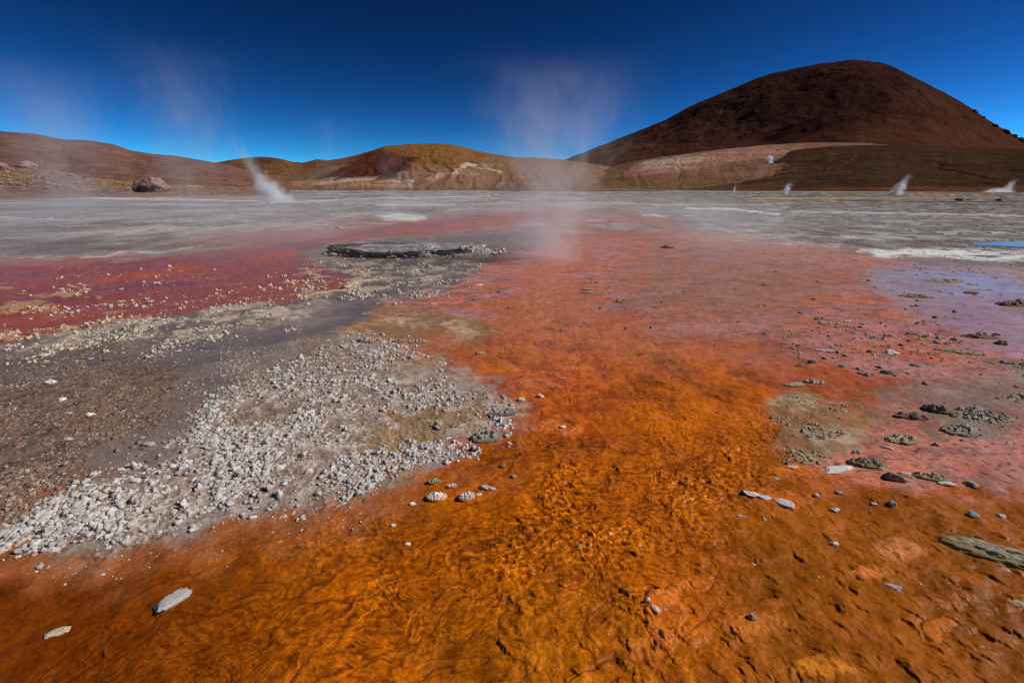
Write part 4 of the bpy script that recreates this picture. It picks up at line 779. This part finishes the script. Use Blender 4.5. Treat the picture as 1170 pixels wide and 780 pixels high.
for k in range(90):
    a = random.uniform(-math.pi*.85, .3); q = random.uniform(.98, 1.12) if a < -.5 else random.uniform(.8, 1.3)
    r = random.uniform(.03, .085)*(1.1 if a > -.9 else .8); me = variants('knob', 'white' if a > -1.3 else random.choice(('tan', 'dark', 'grey')))[k % 12]
    o = link('sinter_knob', me, parent=root, loc=(RX*q*math.cos(a), RY*q*math.sin(a), .02 + (.10 if q < 1.02 else 0)), rot=(0, 0, random.uniform(0, 6))); o.scale = (r, r, r*random.uniform(.7, 1.2))
P, f = stone(77, 4, 1, .7, .8); link('hole_lump', stone_mesh('hole_lump', P*.17, f, MAT['rim']), 'black lump in place of a dark hole in the white crust', parent=root, loc=(1.62, -.78, .06))  # lump's black colour stands for the shaded hole in the crust

# ------------------------------------------------------------------ boulders on the slope, the plain and the skyline
from mathutils.bvhtree import BVHTree
def hit(bv, px, py):
    dx, dy, dz = ray(px, py); h = bv.ray_cast(Vector((0, 0, CAMH)), Vector((float(dx), float(dy), float(dz))).normalized()); return h[0]
BV = {k: BVHTree.FromPolygons(global_hill[k][0].tolist(), global_hill[k][1].tolist()) for k in (8, 4)}
def boulder(px, py, wpx, label, group=None, asp=.9, tall=.8, bv=None, mat='boulder', ang=0, sub=5, name='boulder', lift=.25, shape='facet'):
    SEED[0] += 1; p = hit(bv, px, py) if bv else None
    if p is None: q = at(px, py); p = Vector((float(q[0]), float(q[1]), 0))
    dep = p.y*cp - (p.z-CAMH)*sp; r = wpx/2*dep/FPX
    if shape == 'round': v, f = ICO[sub]; P = v*(1+.30*n3d(v, 1.1, SEED[0])+.14*n3d(v, 2.7, SEED[0]+1)+.07*n3d(v, 7, SEED[0]+2))[:, None]*np.array([1, asp, tall])
    else: P, f = stone(SEED[0], sub, 1, asp, tall, .3)
    P = P/np.abs(P[:, 0]).max()*r
    return link(name, stone_mesh(name, P, f, MAT[mat]), label, 'boulder', group, loc=(p.x, p.y, p.z+lift*tall*r), rot=(0, 0, ang))
boulder(178, 218.5, 30, 'big rounded brown boulder on the white rim of the flat', asp=1, tall=.8, bv=BV[8], lift=.35, shape='round')
boulder(160, 219, 15, 'pointed dark boulder leaning against the big rounded one', asp=.8, tall=1.25, bv=BV[8], lift=.35, shape='round')
boulder(146, 217, 6, 'small brown boulder at the foot of the pointed one', tall=.6, sub=4, bv=BV[8])
boulder(32, 192, 20, 'grey dome boulder on the crest of the grassy slope', bv=BV[8], tall=.62, shape='round')
boulder(1, 194, 18, 'tan boulder beside the grey dome on the grassy slope', bv=BV[8], tall=.8, shape='round')
for k in range(120):
    px, py = random.uniform(-30, 140)*random.random()**.3, random.uniform(192, 219)
    if hit(BV[8], px, py) is None: continue
    boulder(px, py, random.choice((2, 3, 3, 4, 5, 7)), 'small tan rock strewn over the grassy slope', 'small tan rocks strewn over the grassy slope', bv=BV[8], tall=random.uniform(.5, .8), sub=3, name='slope_rock', ang=random.uniform(0, 6))
for px, py, wp, lb in [(1112, 124, 9, 'dark crag on the mountain skyline, highest of the row'), (1122, 131, 6, 'small dark crag second down the mountain skyline'), (1136, 141, 8, 'dark crag midway down the mountain skyline'), (1147, 147, 12, 'broad dark crag on the mountain skyline'), (1157, 152.5, 9, 'knobbed crag next to the broad one on the skyline'), (1165, 157, 9, 'lowest dark crag of the skyline row in view')]:
    q = None; yy = py
    while q is None and yy < py+60: q = hit(BV[4], px, yy); yy += .5
    boulder(px, yy+1.0, wp*1.15, lb, bv=BV[4], tall=.6, asp=.9, mat='lava', sub=4, name='crag', lift=-.35, shape='round')
for px, wp, lb in [(1096, 7, 'dark boulder on the far plain by the golden grass strip'), (1106, 5, 'smaller dark boulder next to the one by the golden grass'), (1141, 7, 'dark boulder on the far plain past the golden grass')]:
    boulder(px, 229.5, wp, lb, tall=.6, mat='lava', sub=3)
boulder(307, 232.5, 4.5, 'brown rock at the vent of the billowing steam plume', tall=.7, sub=3)

# ------------------------------------------------------------------ golden grass
m, t, N, L, b = nodes_of('dry_grass'); oi = attr(t, 'tone'); 
cr = N.new('ShaderNodeMix'); cr.data_type = 'RGBA'; L.new(oi.outputs['Fac'], cr.inputs['Factor']); cr.inputs['A'].default_value = (*col(166, 124, 66), 1); cr.inputs['B'].default_value = (*col(190, 150, 88), 1)
L.new(cr.outputs['Result'], b.inputs['Base Color']); b.inputs['Roughness'].default_value = .9
def tufts(name, pts, h, label):
    V, F, T = [], [], []
    for p in pts:
        tn = random.random()
        for k in range(14):
            a = random.uniform(0, 6.28); rr = h*random.uniform(.1, .35); wd = h*.07; hh = h*random.uniform(.5, 1); i = len(V)
            bx, by = p[0]+rr*math.cos(a)*.6, p[1]+rr*math.sin(a)*.6; ca, sa = math.cos(a), math.sin(a)
            V += [(bx-sa*wd, by+ca*wd, p[2]-.02), (bx+sa*wd, by-ca*wd, p[2]-.02), (bx+ca*rr, by+sa*rr, p[2]+hh)]; F.append((i, i+1, i+2)); T += [tn]*3
    me = mesh_from(name, V, F, m, False); setf(me, 'tone', T); link(name, me, kind='stuff', label=label)
pts = []
for k in range(420):
    px, py = random.choice([(random.uniform(-40, 120)*random.random()**.5, random.uniform(190, 209)), (random.uniform(110, 240), random.uniform(206, 213))])
    q = hit(BV[8], px, py)
    if q: pts.append(q)
tufts('grass', pts, .5, 'golden dry grass tufts on the bouldery slope')
pts = []
for k in range(900):
    px, py = random.uniform(850, 1150), random.gauss(225.6, .5)
    q = at(px, py); pts.append((float(q[0]), float(q[1]), 0))
tufts('grass', pts, .12, 'golden dry grass strip on the far plain')

# ------------------------------------------------------------------ steam
def steam_material(name, dens, lean, leanp, r0, kr, rp, H, nscale, lo, hi, fade0=.0, fade1=1.0, stretch=.6, lean2=0.0, aniso=.2, amp=2.0, up_=.75, upw=1.0):
    m = bpy.data.materials.new(name); m.use_nodes = True; t = m.node_tree; N, L = t.nodes, t.links; N.remove(N['Principled BSDF'])
    pv = N.new('ShaderNodeVolumePrincipled'); L.new(pv.outputs[0], N['Material Output'].inputs['Volume']); pv.inputs['Color'].default_value = (.96, .96, .98, 1); pv.inputs['Anisotropy'].default_value = aniso
    tc = N.new('ShaderNodeTexCoord'); sx = N.new('ShaderNodeSeparateXYZ'); L.new(tc.outputs['Object'], sx.inputs[0])
    zn = mth(t, 'DIVIDE', sx.outputs[2], H, clamp=True)
    ax = mth(t, 'MULTIPLY', mth(t, 'POWER', zn, leanp), lean)
    dx = mth(t, 'SUBTRACT', sx.outputs[0], ax); dy = mth(t, 'SUBTRACT', sx.outputs[1], mth(t, 'MULTIPLY', mth(t, 'POWER', zn, leanp), lean2))
    rad = mth(t, 'ADD', mth(t, 'MULTIPLY', mth(t, 'POWER', zn, rp), kr), r0)
    rr = mth(t, 'DIVIDE', mth(t, 'SQRT', mth(t, 'ADD', mth(t, 'MULTIPLY', dx, dx), mth(t, 'MULTIPLY', dy, dy))), rad)
    mp = N.new('ShaderNodeMapping'); L.new(tc.outputs['Object'], mp.inputs['Vector']); mp.inputs['Scale'].default_value = (1, 1, stretch); mp.inputs['Location'].default_value = (len(name)*1.7+dens, H, lean)
    n1 = N.new('ShaderNodeTexNoise'); n1.inputs['Scale'].default_value = nscale; n1.inputs['Detail'].default_value = 4; n1.inputs['Roughness'].default_value = .6; n1.inputs['Distortion'].default_value = .6; L.new(mp.outputs[0], n1.inputs['Vector'])
    n = n1.outputs['Fac']
    rr2 = mth(t, 'ADD', rr, mth(t, 'MULTIPLY', mth(t, 'SUBTRACT', n, .5), amp))
    mr = N.new('ShaderNodeMapRange'); mr.interpolation_type = 'SMOOTHSTEP'; L.new(rr2, mr.inputs[0]); mr.inputs[1].default_value = up_; mr.inputs[2].default_value = up_-.6; mr.inputs[3].default_value = 0; mr.inputs[4].default_value = 1
    edge = maprange(t, rr, .98, .75, 0, 1)
    d = mth(t, 'MULTIPLY', mr.outputs[0], mth(t, 'MULTIPLY', edge, maprange(t, n, lo, hi, 0, 1)))
    up = mth(t, 'POWER', maprange(t, zn, fade1, fade0, 0, 1), upw); up = mth(t, 'MULTIPLY', up, maprange(t, zn, 1, .93, 0, 1))
    d = mth(t, 'MULTIPLY', d, up); L.new(mth(t, 'MULTIPLY', d, dens), pv.inputs['Density']); return m
def plume(px, py, H, r0, kr, lean, dens, label, leanp=1.2, rp=1.0, nscale=1.0, lo=.35, hi=.6, name='steam_plume', group=None, z=None, lean2=0.0, cat='steam plume', base=None, parent=None, **kw):
    if base is not None: x, y, z0 = base
    else: q = at(px, py); x, y, z0 = float(q[0]), float(q[1]), -.02
    NZ, NS = 24, 20; V = []; F = []
    for i in range(NZ):
        s = i/(NZ-1); c = lean*s**leanp; c2 = lean2*s**leanp; rr = r0 + kr*s**rp
        for k in range(NS): a = 2*math.pi*k/NS; V.append((c+rr*math.cos(a)*1.02, c2+rr*math.sin(a)*1.02, H*s))
    F = [(i*NS+k, i*NS+(k+1) % NS, (i+1)*NS+(k+1) % NS, (i+1)*NS+k) for i in range(NZ-1) for k in range(NS)]
    bm = bmesh.new(); vs_ = [bm.verts.new(v) for v in V]
    for f in F: bm.faces.new([vs_[i] for i in f])
    bm.faces.new([vs_[k] for k in reversed(range(NS))]); bm.faces.new([vs_[(NZ-1)*NS+k] for k in range(NS)])
    me = bpy.data.meshes.new(name); bm.to_mesh(me); bm.free()
    me.materials.append(steam_material('steam_%d' % len(bpy.data.materials), dens, lean, leanp, r0, kr, rp, H, nscale, lo, hi, lean2=lean2, **kw))
    return link(name, me, label, cat, group, loc=(x, y, z0), parent=parent)
pq = at(318, 231); proot = link('steam_plume', None, 'white billowing steam plume rising from a vent by the brown hills', 'steam plume', loc=(float(pq[0]), float(pq[1]), -.02))
plume(0, 0, 3.0, 2.8, -1.0, -1.7, 4.0, None, leanp=1.0, nscale=.55, lo=.36, hi=.56, fade1=1.1, rp=.7, amp=3.2, name='billow', cat=None, base=(0, 0, 0), parent=proot)
plume(0, 0, 6.4, 1.6, -.4, -3.6, 2.2, None, leanp=.85, nscale=.7, lo=.4, hi=.62, fade1=1.05, rp=.8, amp=3.4, name='trail', cat=None, base=(-.3, .1, .4), parent=proot)
JET = dict(nscale=1.3, lo=.36, hi=.52, fade1=1.0, aniso=0.0, amp=4.2, up_=.6, upw=2.2)
plume(1022, 222.5, 4.6, 2.0, -.9, 2.6, 11, 'bright white steam jet, tallest of those under the dark mountain', leanp=1.1, rp=.6, **JET)
plume(896, 221.5, 3.0, 1.6, -.6, 1.2, 11, 'short white steam jet on the far plain under the olive ridge', leanp=1.1, rp=.6, **JET)
plume(1148, 219.6, 4.0, 2.0, -.6, 2.2, 11, 'white steam jet beside the low steam bank at the plain edge', leanp=1.1, rp=.6, **JET)
plume(1140, 219.8, 1.3, 5.5, -1.8, .8, 2.2, 'low wide bank of white steam at the plain edge', nscale=1.0, lo=.4, hi=.6)
plume(838, 220.5, 2.6, .8, -.3, .3, 10, 'thin upright wisp of steam on the far plain', rp=.6, **JET)
BVo = BVHTree.FromPolygons(global_hill[7][0].tolist(), global_hill[7][1].tolist()); BVp = BVHTree.FromPolygons(global_hill[6][0].tolist(), global_hill[6][1].tolist())
q = hit(BVo, 877, 188)
if q: k_ = q.length/FPX; plume(0, 0, 9*k_, 5.5*k_, -1.5*k_, 2*k_, 4.0/k_, 'small white steam puff on the olive ridge above the plain', base=(q.x, q.y, q.z-.5*k_), nscale=.4/k_, lo=.3, hi=.5, aniso=0.0)
# thin veils drifting over the flat
plume(626, 296, 5.0, 1.35, 2.1, .15, 1.5, 'broad translucent steam veil rising beyond the orange fan into the blue sky', rp=1.5, nscale=.9, lo=.38, hi=.7, fade1=.85, stretch=.8, amp=3.0, up_=.85)
plume(560, 262, 3.8, .8, 1.9, -.8, .5, 'torn steam wisp leaning away from the broad veil', rp=1.4, nscale=.9, lo=.45, hi=.7, amp=3.2)
plume(452, 252, 3.4, 1.0, .8, .1, .7, 'faint steam wisp behind the geyser mound', nscale=.8, lo=.38, hi=.7)
plume(385, 240, 6.5, 1.2, 2.0, .4, .5, 'faint torn steam wisp over the golden hill', nscale=.7, lo=.44, hi=.68, fade1=1.0, amp=3.0)
plume(225, 240, 11.0, 3.4, 3.6, .8, .36, 'tall faint steam veil over the reddish hill', nscale=.45, lo=.42, hi=.68, amp=3.0)
plume(90, 240, 10.0, 3.4, 3.6, -.5, .34, 'pale thin steam veil over the bouldery slope', nscale=.35, lo=.35, hi=.7)

# low mist lying on the flat
m = bpy.data.materials.new('mist'); m.use_nodes = True; t = m.node_tree; N, L = t.nodes, t.links; N.remove(N['Principled BSDF'])
pv = N.new('ShaderNodeVolumePrincipled'); L.new(pv.outputs[0], N['Material Output'].inputs['Volume']); pv.inputs['Color'].default_value = (.97, .95, .97, 1); pv.inputs['Anisotropy'].default_value = .2
tc = N.new('ShaderNodeTexCoord'); sx = N.new('ShaderNodeSeparateXYZ'); L.new(tc.outputs['Object'], sx.inputs[0])
n = noise_n(t, tc.outputs['Object'], .22, 5, .55)
d = mth(t, 'MULTIPLY', maprange(t, n, .42, .66, .0, 1.3), maprange(t, sx.outputs[2], .1, 1.3, 1, 0))
d = mth(t, 'MULTIPLY', d, mth(t, 'MULTIPLY', maprange(t, sx.outputs[1], 6, 14, 0, 1), maprange(t, sx.outputs[1], 58, 22, 0, 1)))
d = mth(t, 'MULTIPLY', d, mth(t, 'MULTIPLY', maprange(t, sx.outputs[0], 20, 7, 0, 1), maprange(t, sx.outputs[0], -50, -25, 0, 1)))
L.new(mth(t, 'MULTIPLY', d, .085), pv.inputs['Density'])
bm = bmesh.new(); bmesh.ops.create_cube(bm, size=1)
for v in bm.verts: v.co = Vector((-15 + v.co.x*72, 41 + v.co.y*72, .6 + v.co.z*1.4))
me = bpy.data.meshes.new('mist'); bm.to_mesh(me); bm.free(); me.materials.append(m)
link('mist', me, kind='stuff', label='low mist drifting over the wet flat')
